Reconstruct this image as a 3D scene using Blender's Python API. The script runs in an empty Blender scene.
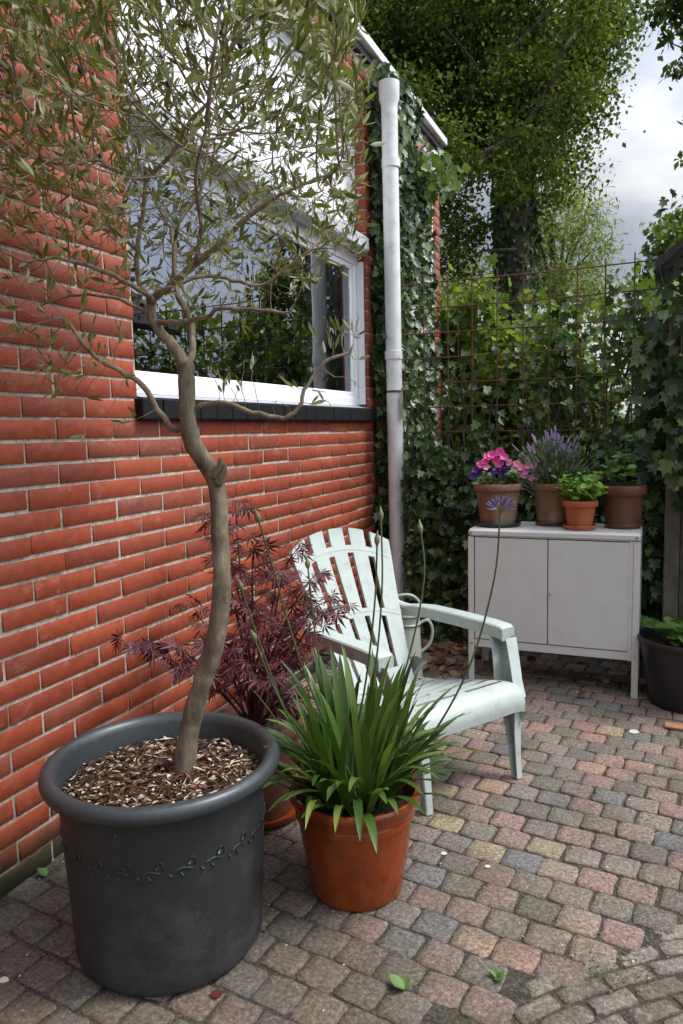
import bpy, math, random
import numpy as np
from mathutils import Vector, Matrix

scene = bpy.context.scene
R = math.radians
random.seed(7)
RNG = np.random.default_rng(7)

# ------------------------------------------------------------------ camera
YAW, PITCH, ROLL, CAMZ, FPX = R(23.3), R(6.3), R(1.35), 1.48, 740.0
CF = Vector((-math.sin(YAW)*math.cos(PITCH), math.cos(YAW)*math.cos(PITCH), -math.sin(PITCH)))
_r0 = Vector((math.cos(YAW), math.sin(YAW), 0)); _u0 = _r0.cross(CF)
CR = _r0*math.cos(ROLL) - _u0*math.sin(ROLL)
CU = _u0*math.cos(ROLL) + _r0*math.sin(ROLL)
CAM = Vector((0, 0, CAMZ))
cam_data = bpy.data.cameras.new("camera")
cam_data.sensor_fit = 'VERTICAL'; cam_data.sensor_height = 36.0; cam_data.sensor_width = 24.0
cam_data.lens = FPX/1024*36.0
cam_data.clip_start = 0.05; cam_data.clip_end = 500
cam = bpy.data.objects.new("camera", cam_data)
scene.collection.objects.link(cam)
m3 = Matrix((CR, CU, -CF)).transposed()
cam.matrix_world = Matrix.Translation(CAM) @ m3.to_4x4()
scene.camera = cam

# ------------------------------------------------------------------ world and sun
SUN_EL, SUN_AZ = R(56), R(72)          # azimuth measured from +y towards +x
world = bpy.data.worlds.new("World"); scene.world = world; world.use_nodes = True
wn, wl = world.node_tree.nodes, world.node_tree.links
wn.clear()
w_out = wn.new('ShaderNodeOutputWorld'); w_bg = wn.new('ShaderNodeBackground')
w_sky = wn.new('ShaderNodeTexSky'); w_sky.sky_type = 'NISHITA'; w_sky.sun_disc = False
w_sky.sun_elevation = SUN_EL; w_sky.sun_rotation = SUN_AZ
w_tc = wn.new('ShaderNodeTexCoord')
w_map = wn.new('ShaderNodeMapping'); w_map.inputs['Scale'].default_value = (1.0, 1.0, 2.6)
w_map.inputs['Location'].default_value = (0.7, 0.35, 0.0)
w_n1 = wn.new('ShaderNodeTexNoise'); w_n1.inputs['Scale'].default_value = 2.3
w_n1.inputs['Detail'].default_value = 7; w_n1.inputs['Roughness'].default_value = .52
w_r1 = wn.new('ShaderNodeValToRGB')
cr = w_r1.color_ramp
cr.elements[0].position = .36; cr.elements[0].color = (2.8, 3.25, 4.4, 1)
cr.elements[1].position = .66; cr.elements[1].color = (8.2, 8.25, 8.3, 1)
e = cr.elements.new(.50); e.color = (4.5, 4.8, 5.45, 1)
w_mix = wn.new('ShaderNodeMix'); w_mix.data_type = 'RGBA'; w_mix.inputs['Factor'].default_value = .88
w_bg.inputs['Strength'].default_value = .11
wl.new(w_tc.outputs['Generated'], w_map.inputs['Vector']); wl.new(w_map.outputs[0], w_n1.inputs['Vector'])
wl.new(w_n1.outputs['Fac'], w_r1.inputs['Fac'])
wl.new(w_sky.outputs[0], w_mix.inputs['A']); wl.new(w_r1.outputs[0], w_mix.inputs['B'])
# thin cloud glows brighter towards the veiled sun
w_dot = wn.new('ShaderNodeVectorMath'); w_dot.operation = 'DOT_PRODUCT'
w_dot.inputs[1].default_value = (math.sin(SUN_AZ)*math.cos(SUN_EL), math.cos(SUN_AZ)*math.cos(SUN_EL), math.sin(SUN_EL))
w_nrm = wn.new('ShaderNodeVectorMath'); w_nrm.operation = 'NORMALIZE'
wl.new(w_tc.outputs['Generated'], w_nrm.inputs[0]); wl.new(w_nrm.outputs[0], w_dot.inputs[0])
w_mr = wn.new('ShaderNodeMapRange'); w_mr.interpolation_type = 'SMOOTHSTEP'
w_mr.inputs['From Min'].default_value = .25; w_mr.inputs['From Max'].default_value = 1.0
w_mr.inputs['To Min'].default_value = .54; w_mr.inputs['To Max'].default_value = 2.9
wl.new(w_dot.outputs['Value'], w_mr.inputs[0])
w_sc = wn.new('ShaderNodeVectorMath'); w_sc.operation = 'SCALE'
wl.new(w_mix.outputs['Result'], w_sc.inputs[0]); wl.new(w_mr.outputs[0], w_sc.inputs['Scale'])
wl.new(w_sc.outputs[0], w_bg.inputs['Color']); wl.new(w_bg.outputs[0], w_out.inputs[0])

sun_data = bpy.data.lights.new("sun", 'SUN'); sun_data.energy = 2.1; sun_data.angle = R(14)
sun_data.color = (1.0, .96, .9)
sun = bpy.data.objects.new("sun", sun_data); scene.collection.objects.link(sun)
sd = Vector((math.sin(SUN_AZ)*math.cos(SUN_EL), math.cos(SUN_AZ)*math.cos(SUN_EL), math.sin(SUN_EL)))
sun.rotation_euler = sd.to_track_quat('Z', 'Y').to_euler()

scene.view_settings.view_transform = 'Standard'; scene.view_settings.look = 'None'
scene.view_settings.exposure = 0.66; scene.view_settings.gamma = 1.0
scene.view_settings.use_curve_mapping = False
scene.cycles.max_bounces = 8; scene.cycles.transparent_max_bounces = 12

# ------------------------------------------------------------------ helpers
HF = np.array([-math.sin(YAW), math.cos(YAW), 0.0])
_CF, _CR, _CU, _C = (np.array(v) for v in (CF, CR, CU, CAM))
def ray(px, py): return _CF + _CR*(px-341.5)/FPX - _CU*(py-512)/FPX
def at(px, py, d):                     # point at horizontal distance d seen at (px, py)
    q = ray(px, py); return _C + q*(d/(q @ HF))

def link(o, parent=None):
    scene.collection.objects.link(o)
    if parent is not None: o.parent = parent
    return o
def tag(o, label=None, cat=None, group=None, kind=None):
    if label: o['label'] = label
    if cat: o['category'] = cat
    if group: o['group'] = group
    if kind: o['kind'] = kind
    return o
def thing(name, loc, label, cat, group=None, rz=0.0):
    o = bpy.data.objects.new(name, None); o.empty_display_size = .1
    o.location = loc; o.rotation_euler = (0, 0, rz); link(o)
    return tag(o, label, cat, group)

class MB:
    """Collects geometry; build() links it as ONE mesh object. Coordinates are local to the parent."""
    def __init__(s): s.v = []; s.f = []; s.n = 0
    def add(s, v, f):
        v = np.asarray(v, float).reshape(-1, 3)
        s.v.append(v); s.f += [tuple(int(i)+s.n for i in q) for q in f]; s.n += len(v)
    def box(s, a, b, mat=None):
        x0, y0, z0 = a; x1, y1, z1 = b
        v = np.array([(x, y, z) for z in (z0, z1) for y in (y0, y1) for x in (x0, x1)], float)
        if mat is not None: v = xf(v, mat)
        s.add(v, [(0, 2, 3, 1), (4, 5, 7, 6), (0, 1, 5, 4), (2, 6, 7, 3), (0, 4, 6, 2), (1, 3, 7, 5)])
    def rbox(s, a, b, r=.005, mat=None):   # chamfered box
        x0, y0, z0 = a; x1, y1, z1 = b
        pts = []; idx = {}
        for sx, X in ((0, x0), (1, x1)):
            for sy, Y in ((0, y0), (1, y1)):
                for sz, Z in ((0, z0), (1, z1)):
                    dx, dy, dz = (r if not sx else -r), (r if not sy else -r), (r if not sz else -r)
                    for k, p in enumerate(((X, Y+dy, Z+dz), (X+dx, Y, Z+dz), (X+dx, Y+dy, Z))):
                        idx[(sx, sy, sz, k)] = len(pts); pts.append(p)
        F = []
        g = lambda *k: idx[k]
        for sx in (0, 1):
            q = [g(sx, 0, 0, 0), g(sx, 1, 0, 0), g(sx, 1, 1, 0), g(sx, 0, 1, 0)]; F.append(q if sx else q[::-1])
        for sy in (0, 1):
            q = [g(0, sy, 0, 1), g(0, sy, 1, 1), g(1, sy, 1, 1), g(1, sy, 0, 1)]; F.append(q if sy else q[::-1])
        for sz in (0, 1):
            q = [g(0, 0, sz, 2), g(1, 0, sz, 2), g(1, 1, sz, 2), g(0, 1, sz, 2)]; F.append(q if sz else q[::-1])
        for sy in (0, 1):
            for sz in (0, 1):
                q = [g(0, sy, sz, 1), g(1, sy, sz, 1), g(1, sy, sz, 2), g(0, sy, sz, 2)]
                F.append(q if (sy ^ sz) == 0 else q[::-1])
        for sx in (0, 1):
            for sz in (0, 1):
                q = [g(sx, 0, sz, 0), g(sx, 1, sz, 0), g(sx, 1, sz, 2), g(sx, 0, sz, 2)]
                F.append(q)
            for sy in (0, 1):
                q = [g(sx, sy, 0, 0), g(sx, sy, 1, 0), g(sx, sy, 1, 1), g(sx, sy, 0, 1)]
                F.append(q)
        for sx in (0, 1):
            for sy in (0, 1):
                for sz in (0, 1): F.append((g(sx, sy, sz, 0), g(sx, sy, sz, 1), g(sx, sy, sz, 2)))
        v = np.array(pts)
        if mat is not None: v = xf(v, mat)
        s.add(v, F)
    def tube(s, P, rad, n=8, caps=True):
        P = np.asarray(P, float); k = len(P)
        rad = np.full(k, rad) if np.isscalar(rad) else np.asarray(rad, float)
        T = np.gradient(P, axis=0); T /= np.linalg.norm(T, axis=1)[:, None]+1e-12
        up = np.array([0, 0, 1.]) if abs(T[0][2]) < .9 else np.array([1., 0, 0])
        N = np.cross(T[0], up); N /= np.linalg.norm(N)
        a = np.linspace(0, 2*math.pi, n, endpoint=False); V = []
        for i in range(k):
            N = N - T[i]*(N @ T[i]); N /= np.linalg.norm(N)+1e-12
            B = np.cross(T[i], N)
            V.append(P[i] + rad[i]*(np.cos(a)[:, None]*N + np.sin(a)[:, None]*B))
        F = [(i*n+j, i*n+(j+1) % n, (i+1)*n+(j+1) % n, (i+1)*n+j) for i in range(k-1) for j in range(n)]
        if caps: F += [tuple(range(n))[::-1], tuple((k-1)*n+j for j in range(n))]
        s.add(np.concatenate(V), F)
    def lathe(s, prof, c=(0, 0, 0), n=48, wob=0.0):
        prof = np.asarray(prof, float); k = len(prof)
        a = np.linspace(0, 2*math.pi, n, endpoint=False); V = []
        for r, z in prof:
            rr = r*(1+wob*np.sin(a*2+1.3+z*4))
            V.append(np.stack([c[0]+rr*np.cos(a), c[1]+rr*np.sin(a), np.full(n, c[2]+z)], 1))
        F = [(i*n+j, i*n+(j+1) % n, (i+1)*n+(j+1) % n, (i+1)*n+j) for i in range(k-1) for j in range(n)]
        s.add(np.concatenate(V), F)
    def disc(s, r, z, c=(0, 0, 0), n=48):
        a = np.linspace(0, 2*math.pi, n, endpoint=False)
        s.add(np.stack([c[0]+r*np.cos(a), c[1]+r*np.sin(a), np.full(n, c[2]+z)], 1), [tuple(range(n))])
    def build(s, name, mat, parent=None, smooth=True, angle=40):
        me = bpy.data.meshes.new(name)
        V = np.concatenate(s.v) if s.v else np.zeros((0, 3))
        me.from_pydata(V.tolist(), [], s.f); me.materials.append(mat)
        fix_shade(me, smooth, angle)
        return link(bpy.data.objects.new(name, me), parent)
def fix_shade(me, smooth, angle=40):
    me.polygons.foreach_set('use_smooth', [bool(smooth)]*len(me.polygons))
    if smooth: me.set_sharp_from_angle(angle=R(angle))
    me.update()
def xf(v, m):
    m = np.array(m); return v @ m[:3, :3].T + m[:3, 3]

def np_mesh(name, V, F, mat, parent=None, smooth=False, attr=None):
    """V (N,3), F (M,k) arrays with k = 3 or 4 -> one mesh object"""
    me = bpy.data.meshes.new(name); k = F.shape[1]
    me.vertices.add(len(V)); me.vertices.foreach_set('co', V.astype(np.float32).ravel())
    me.loops.add(F.size); me.loops.foreach_set('vertex_index', F.astype(np.int32).ravel())
    me.polygons.add(len(F)); me.polygons.foreach_set('loop_start', np.arange(0, F.size, k, dtype=np.int32))
    me.polygons.foreach_set('loop_total', np.full(len(F), k, dtype=np.int32))
    me.update(calc_edges=True); me.validate(); me.materials.append(mat)
    if smooth: me.polygons.foreach_set('use_smooth', [True]*len(me.polygons))
    return link(bpy.data.objects.new(name, me), parent)
def unit(v): return v/(np.linalg.norm(v, axis=-1, keepdims=True)+1e-9)
def rand_dirs(n, zb=0.0):
    d = unit(RNG.normal(size=(n, 3))); d[:, 2] += zb; return unit(d)
def scatter(TV, TF, P, D, Nn, S):
    """copies template (x = width, y = length, z = normal) to points P along D with normal Nn, scale S"""
    D = unit(D); X = unit(np.cross(D, Nn)); Z = np.cross(X, D)
    S = np.asarray(S, float).reshape(-1, 1) if np.ndim(S) < 2 else np.asarray(S, float)
    if S.shape[1] == 1: S = np.repeat(S, 3, 1)
    V = P[:, None, :] + TV[None, :, 0:1]*(X*S[:, 0:1])[:, None, :] + TV[None, :, 1:2]*(D*S[:, 1:2])[:, None, :] + TV[None, :, 2:3]*(Z*S[:, 2:3])[:, None, :]
    F = TF[None] + (np.arange(len(P))*len(TV))[:, None, None]
    return V.reshape(-1, 3), F.reshape(-1, TF.shape[1])

# leaf templates
T_RHOMB = (np.array([(0, 0, 0), (-.32, .45, .08), (0, 1, 0), (.32, .45, .08)], float), np.array([(0, 3, 2), (0, 2, 1)]))
T_LANCE = (np.array([(0, 0, 0), (-.1, .3, .03), (-.1, .65, .03), (0, 1, -.03), (.1, .65, .03), (.1, .3, .03), (0, .5, -.01)], float),
           np.array([(0, 6, 1), (1, 6, 2), (2, 6, 3), (3, 6, 4), (4, 6, 5), (5, 6, 0)]))
_iv = [(0, -.05), (.26, -.12), (.5, .1), (.3, .3), (.42, .62), (.15, .6), (0, 1.0), (-.15, .6), (-.42, .62), (-.3, .3), (-.5, .1), (-.26, -.12)]
T_IVY = (np.array([(0, .3, -.06)]+[(x, y, .05*abs(x)*4-.02*y) for x, y in _iv], float),
         np.array([(0, i+1, (i+1) % 12+1) for i in range(12)]))
_ov = [(0, 0), (.2, .12), (.33, .4), (.25, .75), (0, 1), (-.25, .75), (-.33, .4), (-.2, .12)]
T_OVAL = (np.array([(0, .45, -.05)]+[(x, y, .12*abs(x)-.1*y*y) for x, y in _ov], float),
          np.array([(0, i+1, (i+1) % 8+1) for i in range(8)]))
def _palm():
    V, F = [], []
    for k, (a, l) in enumerate(((-105, .45), (-65, .75), (-32, .92), (0, 1.0), (32, .92), (65, .75), (105, .45))):
        c, s_ = math.cos(R(a)), math.sin(R(a)); w = .085*l
        b = len(V)
        for x, y, z in ((0, 0, 0), (-w, .45*l, .02), (0, l, -.12*l), (w, .45*l, .02)):
            V.append((x*c+y*s_, -x*s_+y*c, z))
        F += [(b, b+3, b+2), (b, b+2, b+1)]
    return np.array(V), np.array(F)
T_PALM = _palm()

# ------------------------------------------------------------------ materials
def new_mat(name):
    m = bpy.data.materials.new(name); m.use_nodes = True
    n = m.node_tree.nodes; b = n['Principled BSDF']; return m, n, m.node_tree.links, b
def ramp(n, stops):
    r_ = n.new('ShaderNodeValToRGB'); c = r_.color_ramp
    c.elements[0].position, c.elements[0].color = stops[0][0], (*stops[0][1], 1)
    c.elements[1].position, c.elements[1].color = stops[-1][0], (*stops[-1][1], 1)
    for p, col in stops[1:-1]: c.elements.new(p).color = (*col, 1)
    return r_
def noise(n, l, scale, detail=4, rough=.55, coord='Object', vec_scale=None):
    tc = n.new('ShaderNodeTexCoord'); t = n.new('ShaderNodeTexNoise')
    t.inputs['Scale'].default_value = scale; t.inputs['Detail'].default_value = detail
    t.inputs['Roughness'].default_value = rough
    src = tc.outputs[coord]
    if vec_scale:
        mp = n.new('ShaderNodeMapping'); mp.inputs['Scale'].default_value = vec_scale
        l.new(src, mp.inputs[0]); src = mp.outputs[0]
    l.new(src, t.inputs['Vector']); return t
def bump(n, l, b, h, strength=.3, dist=.01):
    bp = n.new('ShaderNodeBump'); bp.inputs['Strength'].default_value = strength; bp.inputs['Distance'].default_value = dist
    l.new(h, bp.inputs['Height']); l.new(bp.outputs[0], b.inputs['Normal']); return bp
def mixc(n, l, fac, a, b_, mode='MIX'):
    m = n.new('ShaderNodeMix'); m.data_type = 'RGBA'; m.blend_type = mode
    for sock, v in (('Factor', fac), ('A', a), ('B', b_)):
        if isinstance(v, (int, float)): m.inputs[sock].default_value = v
        elif isinstance(v, tuple): m.inputs[sock].default_value = (*v, 1)
        else: l.new(v, m.inputs[sock])
    return m.outputs['Result']
def mat_leaf(name, stops, rough=.45, trans=.3, spec=.4, tint=(1.2, 1.25, .5)):
    m, n, l, b = new_mat(name)
    g = n.new('ShaderNodeNewGeometry'); r_ = ramp(n, stops)
    l.new(g.outputs['Random Per Island'], r_.inputs[0])
    l.new(r_.outputs[0], b.inputs['Base Color']); b.inputs['Roughness'].default_value = rough
    b.inputs['Specular IOR Level'].default_value = spec
    tr = n.new('ShaderNodeBsdfTranslucent'); mx = n.new('ShaderNodeMixShader'); mx.inputs[0].default_value = trans
    l.new(mixc(n, l, 1.0, r_.outputs[0], tint, 'MULTIPLY'), tr.inputs[0])
    l.new(b.outputs[0], mx.inputs[1]); l.new(tr.outputs[0], mx.inputs[2])
    l.new(mx.outputs[0], n['Material Output'].inputs[0]); return m
def mat_plain(name, col, rough=.5, var=.12, nscale=20, bstr=.1, bdist=.002, metal=0, spec=.5, dirt=None, dscale=6):
    m, n, l, b = new_mat(name)
    t = noise(n, l, nscale, 6)
    lo = tuple(c*(1-var) for c in col); hi = tuple(min(1, c*(1+var)) for c in col)
    r_ = ramp(n, [(.3, lo), (.7, hi)]); l.new(t.outputs['Fac'], r_.inputs[0]); out = r_.outputs[0]
    if dirt:
        t2 = noise(n, l, dscale, 8, .65); r2 = ramp(n, [(.52, (0, 0, 0)), (.72, (1, 1, 1))]); l.new(t2.outputs['Fac'], r2.inputs[0])
        out = mixc(n, l, r2.outputs[0], out, dirt)
    l.new(out, b.inputs['Base Color']); b.inputs['Roughness'].default_value = rough
    b.inputs['Metallic'].default_value = metal; b.inputs['Specular IOR Level'].default_value = spec
    if bstr: bump(n, l, b, t.outputs['Fac'], bstr, bdist)
    return m

def mat_brick():
    m, n, l, b = new_mat('red_brick')
    g = n.new('ShaderNodeNewGeometry')
    r_ = ramp(n, [(0, (.20, .040, .020)), (.12, (.25, .046, .020)), (.4, (.305, .055, .022)), (.7, (.35, .068, .025)), (.88, (.29, .053, .022)), (1, (.23, .066, .044))])
    l.new(g.outputs['Random Per Island'], r_.inputs[0])
    t = noise(n, l, 26, 7, .62); rr = ramp(n, [(.28, (.68, .66, .64)), (.5, (.93, .93, .93)), (.72, (1.15, 1.15, 1.15))]); l.new(t.outputs['Fac'], rr.inputs[0])
    c1 = mixc(n, l, 1.0, r_.outputs[0], rr.outputs[0], 'MULTIPLY')
    # pale lime bloom, stronger on some bricks
    t2 = noise(n, l, 9, 8, .7, vec_scale=(1, 1, 1.6)); r2 = ramp(n, [(.58, (0, 0, 0)), (.78, (.65, .65, .65))]); l.new(t2.outputs['Fac'], r2.inputs[0])
    c2 = mixc(n, l, r2.outputs[0], c1, (.50, .26, .22))
    t4 = noise(n, l, 2.2, 6, .7); r4 = ramp(n, [(.42, (0, 0, 0)), (.7, (.5, .5, .5))]); l.new(t4.outputs['Fac'], r4.inputs[0])
    c2 = mixc(n, l, r4.outputs[0], c2, (.27, .075, .045))
    # moss and damp low down
    tc = n.new('ShaderNodeTexCoord'); sp = n.new('ShaderNodeSeparateXYZ'); l.new(tc.outputs['Object'], sp.inputs[0])
    t3 = noise(n, l, 7, 6, .7)
    ma = n.new('ShaderNodeMath'); ma.operation = 'MULTIPLY_ADD'; ma.inputs[1].default_value = -.30; ma.inputs[2].default_value = .30
    l.new(t3.outputs['Fac'], ma.inputs[0])
    sb = n.new('ShaderNodeMath'); sb.operation = 'ADD'; l.new(sp.outputs['Z'], sb.inputs[0]); l.new(ma.outputs[0], sb.inputs[1])
    r3 = ramp(n, [(.20, (1, 1, 1)), (.36, (0, 0, 0))]); l.new(sb.outputs[0], r3.inputs[0])
    c3 = mixc(n, l, r3.outputs[0], c2, (.035, .036, .018))
    l.new(c3, b.inputs['Base Color']); b.inputs['Roughness'].default_value = .62; b.inputs['Specular IOR Level'].default_value = .35
    t5 = noise(n, l, 70, 7, .75); bump(n, l, b, t5.outputs['Fac'], .4, .003)
    return m
def mat_mortar():
    m, n, l, b = new_mat('mortar')
    t = noise(n, l, 40, 7, .7); r_ = ramp(n, [(.3, (.14, .12, .09)), (.44, (.36, .31, .245)), (.7, (.60, .54, .46))]); l.new(t.outputs['Fac'], r_.inputs[0])
    t2 = noise(n, l, 6, 5, .6); r2 = ramp(n, [(.52, (0, 0, 0)), (.66, (.6, .6, .6))]); l.new(t2.outputs['Fac'], r2.inputs[0])
    c = mixc(n, l, r2.outputs[0], r_.outputs[0], (.17, .15, .10))
    l.new(c, b.inputs['Base Color']); b.inputs['Roughness'].default_value = .95; bump(n, l, b, t.outputs['Fac'], .8, .008)
    return m
def mat_paver(warm=True):
    m, n, l, b = new_mat('paver')
    g = n.new('ShaderNodeNewGeometry')
    st = [(0, (.125, .11, .09)), (.25, (.165, .14, .115)), (.42, (.23, .15, .13)), (.6, (.23, .18, .14)), (.74, (.135, .135, .138)), (.84, (.28, .225, .14)), (.93, (.26, .145, .128)), (1, (.16, .145, .122))] if warm else \
         [(0, (.15, .13, .10)), (.5, (.20, .175, .14)), (1, (.22, .20, .17))]
    r_ = ramp(n, st); l.new(g.outputs['Random Per Island'], r_.inputs[0])
    t = noise(n, l, 75, 8, .75); rr = ramp(n, [(.30, (.34, .34, .34)), (.5, (1, 1, 1)), (.66, (2.0, 1.95, 1.85))]); l.new(t.outputs['Fac'], rr.inputs[0])
    c1 = mixc(n, l, 1.0, r_.outputs[0], rr.outputs[0], 'MULTIPLY')
    # grit specks
    t6 = noise(n, l, 260, 2, .5); r6 = ramp(n, [(.62, (0, 0, 0)), (.68, (1, 1, 1))]); l.new(t6.outputs['Fac'], r6.inputs[0])
    c1 = mixc(n, l, r6.outputs[0], c1, (.42, .38, .32))
    # dirt film in patches and moss
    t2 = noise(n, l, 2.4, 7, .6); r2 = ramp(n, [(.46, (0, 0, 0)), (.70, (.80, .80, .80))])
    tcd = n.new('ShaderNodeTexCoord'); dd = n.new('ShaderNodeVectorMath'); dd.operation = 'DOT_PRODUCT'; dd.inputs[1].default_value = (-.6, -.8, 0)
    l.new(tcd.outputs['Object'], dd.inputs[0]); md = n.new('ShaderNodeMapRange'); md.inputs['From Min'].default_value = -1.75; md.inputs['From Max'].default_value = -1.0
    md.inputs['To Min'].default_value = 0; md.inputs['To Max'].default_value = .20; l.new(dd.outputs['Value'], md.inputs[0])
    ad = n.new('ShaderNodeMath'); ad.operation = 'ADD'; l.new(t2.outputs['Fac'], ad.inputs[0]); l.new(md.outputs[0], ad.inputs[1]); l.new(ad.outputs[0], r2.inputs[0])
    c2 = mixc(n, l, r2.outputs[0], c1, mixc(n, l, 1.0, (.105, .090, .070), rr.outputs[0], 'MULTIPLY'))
    t3 = noise(n, l, 5, 8, .75); r3 = ramp(n, [(.60, (0, 0, 0)), (.72, (.6, .6, .6))]); l.new(t3.outputs['Fac'], r3.inputs[0])
    c3 = mixc(n, l, r3.outputs[0], c2, (.075, .078, .032))
    l.new(c3, b.inputs['Base Color']); b.inputs['Roughness'].default_value = .88; b.inputs['Specular IOR Level'].default_value = .25
    bump(n, l, b, t.outputs['Fac'], .9, .009); return m
def mat_joint():
    m, n, l, b = new_mat('joint_soil')
    t = noise(n, l, 120, 6, .7); r_ = ramp(n, [(.30, (.010, .008, .006)), (.48, (.035, .029, .021)), (.7, (.13, .11, .082))]); l.new(t.outputs['Fac'], r_.inputs[0])
    t3 = noise(n, l, 3.3, 9, .75); r3 = ramp(n, [(.52, (0, 0, 0)), (.66, (.7, .7, .7))]); l.new(t3.outputs['Fac'], r3.inputs[0])
    c = mixc(n, l, r3.outputs[0], r_.outputs[0], (.075, .078, .03)); l.new(c, b.inputs['Base Color'])
    b.inputs['Roughness'].default_value = 1; bump(n, l, b, t.outputs['Fac'], .8, .006); return m
def mat_bark(name, c0, c1, c2, sc=18):
    m, n, l, b = new_mat(name)
    t = noise(n, l, sc, 8, .7, vec_scale=(1, 1, .45)); r_ = ramp(n, [(.3, c0), (.5, c1), (.72, c2)]); l.new(t.outputs['Fac'], r_.inputs[0])
    l.new(r_.outputs[0], b.inputs['Base Color']); b.inputs['Roughness'].default_value = .85; b.inputs['Specular IOR Level'].default_value = .25
    bump(n, l, b, t.outputs['Fac'], .7, .01); return m
def mat_terra(name, col, wet, streak):
    m, n, l, b = new_mat(name)
    t = noise(n, l, 14, 7, .6, vec_scale=(1, 1, .22)); r_ = ramp(n, [(.3, tuple(c*.72 for c in col)), (.55, col), (.75, tuple(min(1, c*1.18) for c in col))]); l.new(t.outputs['Fac'], r_.inputs[0])
    t2 = noise(n, l, 7, 7, .65); r2 = ramp(n, [(.5, (0, 0, 0)), (.7, (.8, .8, .8))]); l.new(t2.outputs['Fac'], r2.inputs[0])
    c = mixc(n, l, r2.outputs[0], r_.outputs[0], streak); l.new(c, b.inputs['Base Color'])
    b.inputs['Roughness'].default_value = wet; bump(n, l, b, t2.outputs['Fac'], .2, .004); return m

M = {}
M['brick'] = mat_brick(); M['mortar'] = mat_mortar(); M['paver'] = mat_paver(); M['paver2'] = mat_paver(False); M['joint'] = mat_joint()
M['white'] = mat_plain('white_paint', (.80, .81, .83), .35, .04, 8, .05)
M['upvc'] = mat_plain('grey_white_pipe', (.70, .70, .68), .42, .05, 10, .03, dirt=(.50, .50, .46), dscale=9)
M['dark_stone'] = mat_plain('dark_glazed_tile', (.010, .0105, .011), .6, .3, 30, .2, spec=.2)
M['sill_metal'] = mat_plain('sill_top', (.30, .32, .33), .4, .2, 20, .1)
M['dark_and_shade'] = mat_plain('dark_roof_and_shade', (.02, .02, .022), .6)  # dark roofs, plus painted shade under the roof edge and behind cabinet doors
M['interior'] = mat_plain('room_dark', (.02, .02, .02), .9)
M['blind'] = mat_plain('white_blind', (.82, .83, .86), .6, .03, 5, .0)
M['curtain'] = mat_plain('grey_curtain', (.62, .63, .62), .9, .1, 10, .1)
M['canvas'] = mat_plain('cassette_grey', (.46, .47, .48), .5, .1, 20, .05)
M['rust'] = mat_plain('rusty_steel', (.10, .045, .025), .85, .4, 60, .3)
M['chair'] = mat_plain('pale_green_plastic', (.42, .475, .44), .4, .04, 6, .08, .001, dirt=(.33, .36, .31), dscale=13)
M['cabinet'] = mat_plain('off_white_metal', (.585, .575, .545), .42, .03, 5, .03, dirt=(.54, .525, .49), dscale=11)
M['steel'] = mat_plain('steel', (.5, .5, .48), .3, .1, 20, 0, metal=1)
M['enamel'] = mat_plain('sage_enamel', (.40, .45, .37), .3, .06, 8, .04, dirt=(.33, .36, .28), dscale=8)
M['enamel_dark'] = mat_plain('enamel_rim', (.05, .07, .055), .35)
M['anthracite'] = mat_plain('anthracite_plastic', (.023, .027, .0275), .48, .2, 60, .12, .001, dirt=(.045, .047, .045), dscale=5)
def mat_dusty(name, col, dust, z0_, z1_, rough):
    m, n, l, b = new_mat(name)
    t = noise(n, l, 9, 8, .7); t2 = noise(n, l, 130, 4, .7)
    tc = n.new('ShaderNodeTexCoord'); sp = n.new('ShaderNodeSeparateXYZ'); l.new(tc.outputs['Object'], sp.inputs[0])
    mr = n.new('ShaderNodeMapRange'); mr.inputs['From Min'].default_value = z0_; mr.inputs['From Max'].default_value = z1_
    mr.inputs['To Min'].default_value = .16; mr.inputs['To Max'].default_value = 0; l.new(sp.outputs['Z'], mr.inputs[0])
    a1 = n.new('ShaderNodeMath'); a1.operation = 'ADD'; l.new(mr.outputs[0], a1.inputs[0]); l.new(t.outputs['Fac'], a1.inputs[1])
    a2 = n.new('ShaderNodeMath'); a2.operation = 'MULTIPLY_ADD'; a2.inputs[1].default_value = .5; l.new(t2.outputs['Fac'], a2.inputs[0]); l.new(a1.outputs[0], a2.inputs[2])
    r_ = ramp(n, [(.80, (0, 0, 0)), (1.0, (.45, .45, .45))]); l.new(a2.outputs[0], r_.inputs[0])
    l.new(mixc(n, l, r_.outputs[0], col, dust), b.inputs['Base Color']); r2 = ramp(n, [(0, (rough,)*3), (1, (.85,)*3)]); l.new(r_.outputs[0], r2.inputs[0]); l.new(r2.outputs[0], b.inputs['Roughness'])
    bump(n, l, b, t2.outputs['Fac'], .12, .001); return m
M['anthracite'] = mat_dusty('anthracite_plastic', (.020, .0235, .024), (.060, .060, .054), 0.0, .40, .42)
M['anth_rim'] = mat_plain('anthracite_rim', (.034, .040, .043), .38, .15, 60, .1, .001)
M['terra'] = mat_terra('glazed_terracotta', (.24, .044, .006), .16, (.10, .022, .005))
M['terra_old'] = mat_terra('old_terracotta', (.20, .10, .055), .8, (.36, .29, .22))
M['terra_brown'] = mat_terra('brown_terracotta', (.115, .042, .022), .5, (.08, .035, .022))
M['terra_new'] = mat_terra('orange_terracotta', (.40, .10, .035), .65, (.38, .12, .06))
M['soil'] = mat_plain('potting_soil', (.035, .022, .014), 1, .6, 90, 1, .01)
M['olive_bark'] = mat_bark('olive_bark', (.06, .05, .032), (.16, .13, .085), (.33, .285, .20))
M['olive_twig'] = mat_bark('olive_twig', (.13, .095, .06), (.24, .185, .125), (.42, .36, .27), 40)
M['olive_leaf'] = mat_leaf('olive_leaf', [(0, (.085, .10, .02)), (.4, (.15, .17, .04)), (.75, (.22, .235, .08)), (1, (.42, .42, .30))], .42, .3, .4, (1.1, 1.3, .6))
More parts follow.
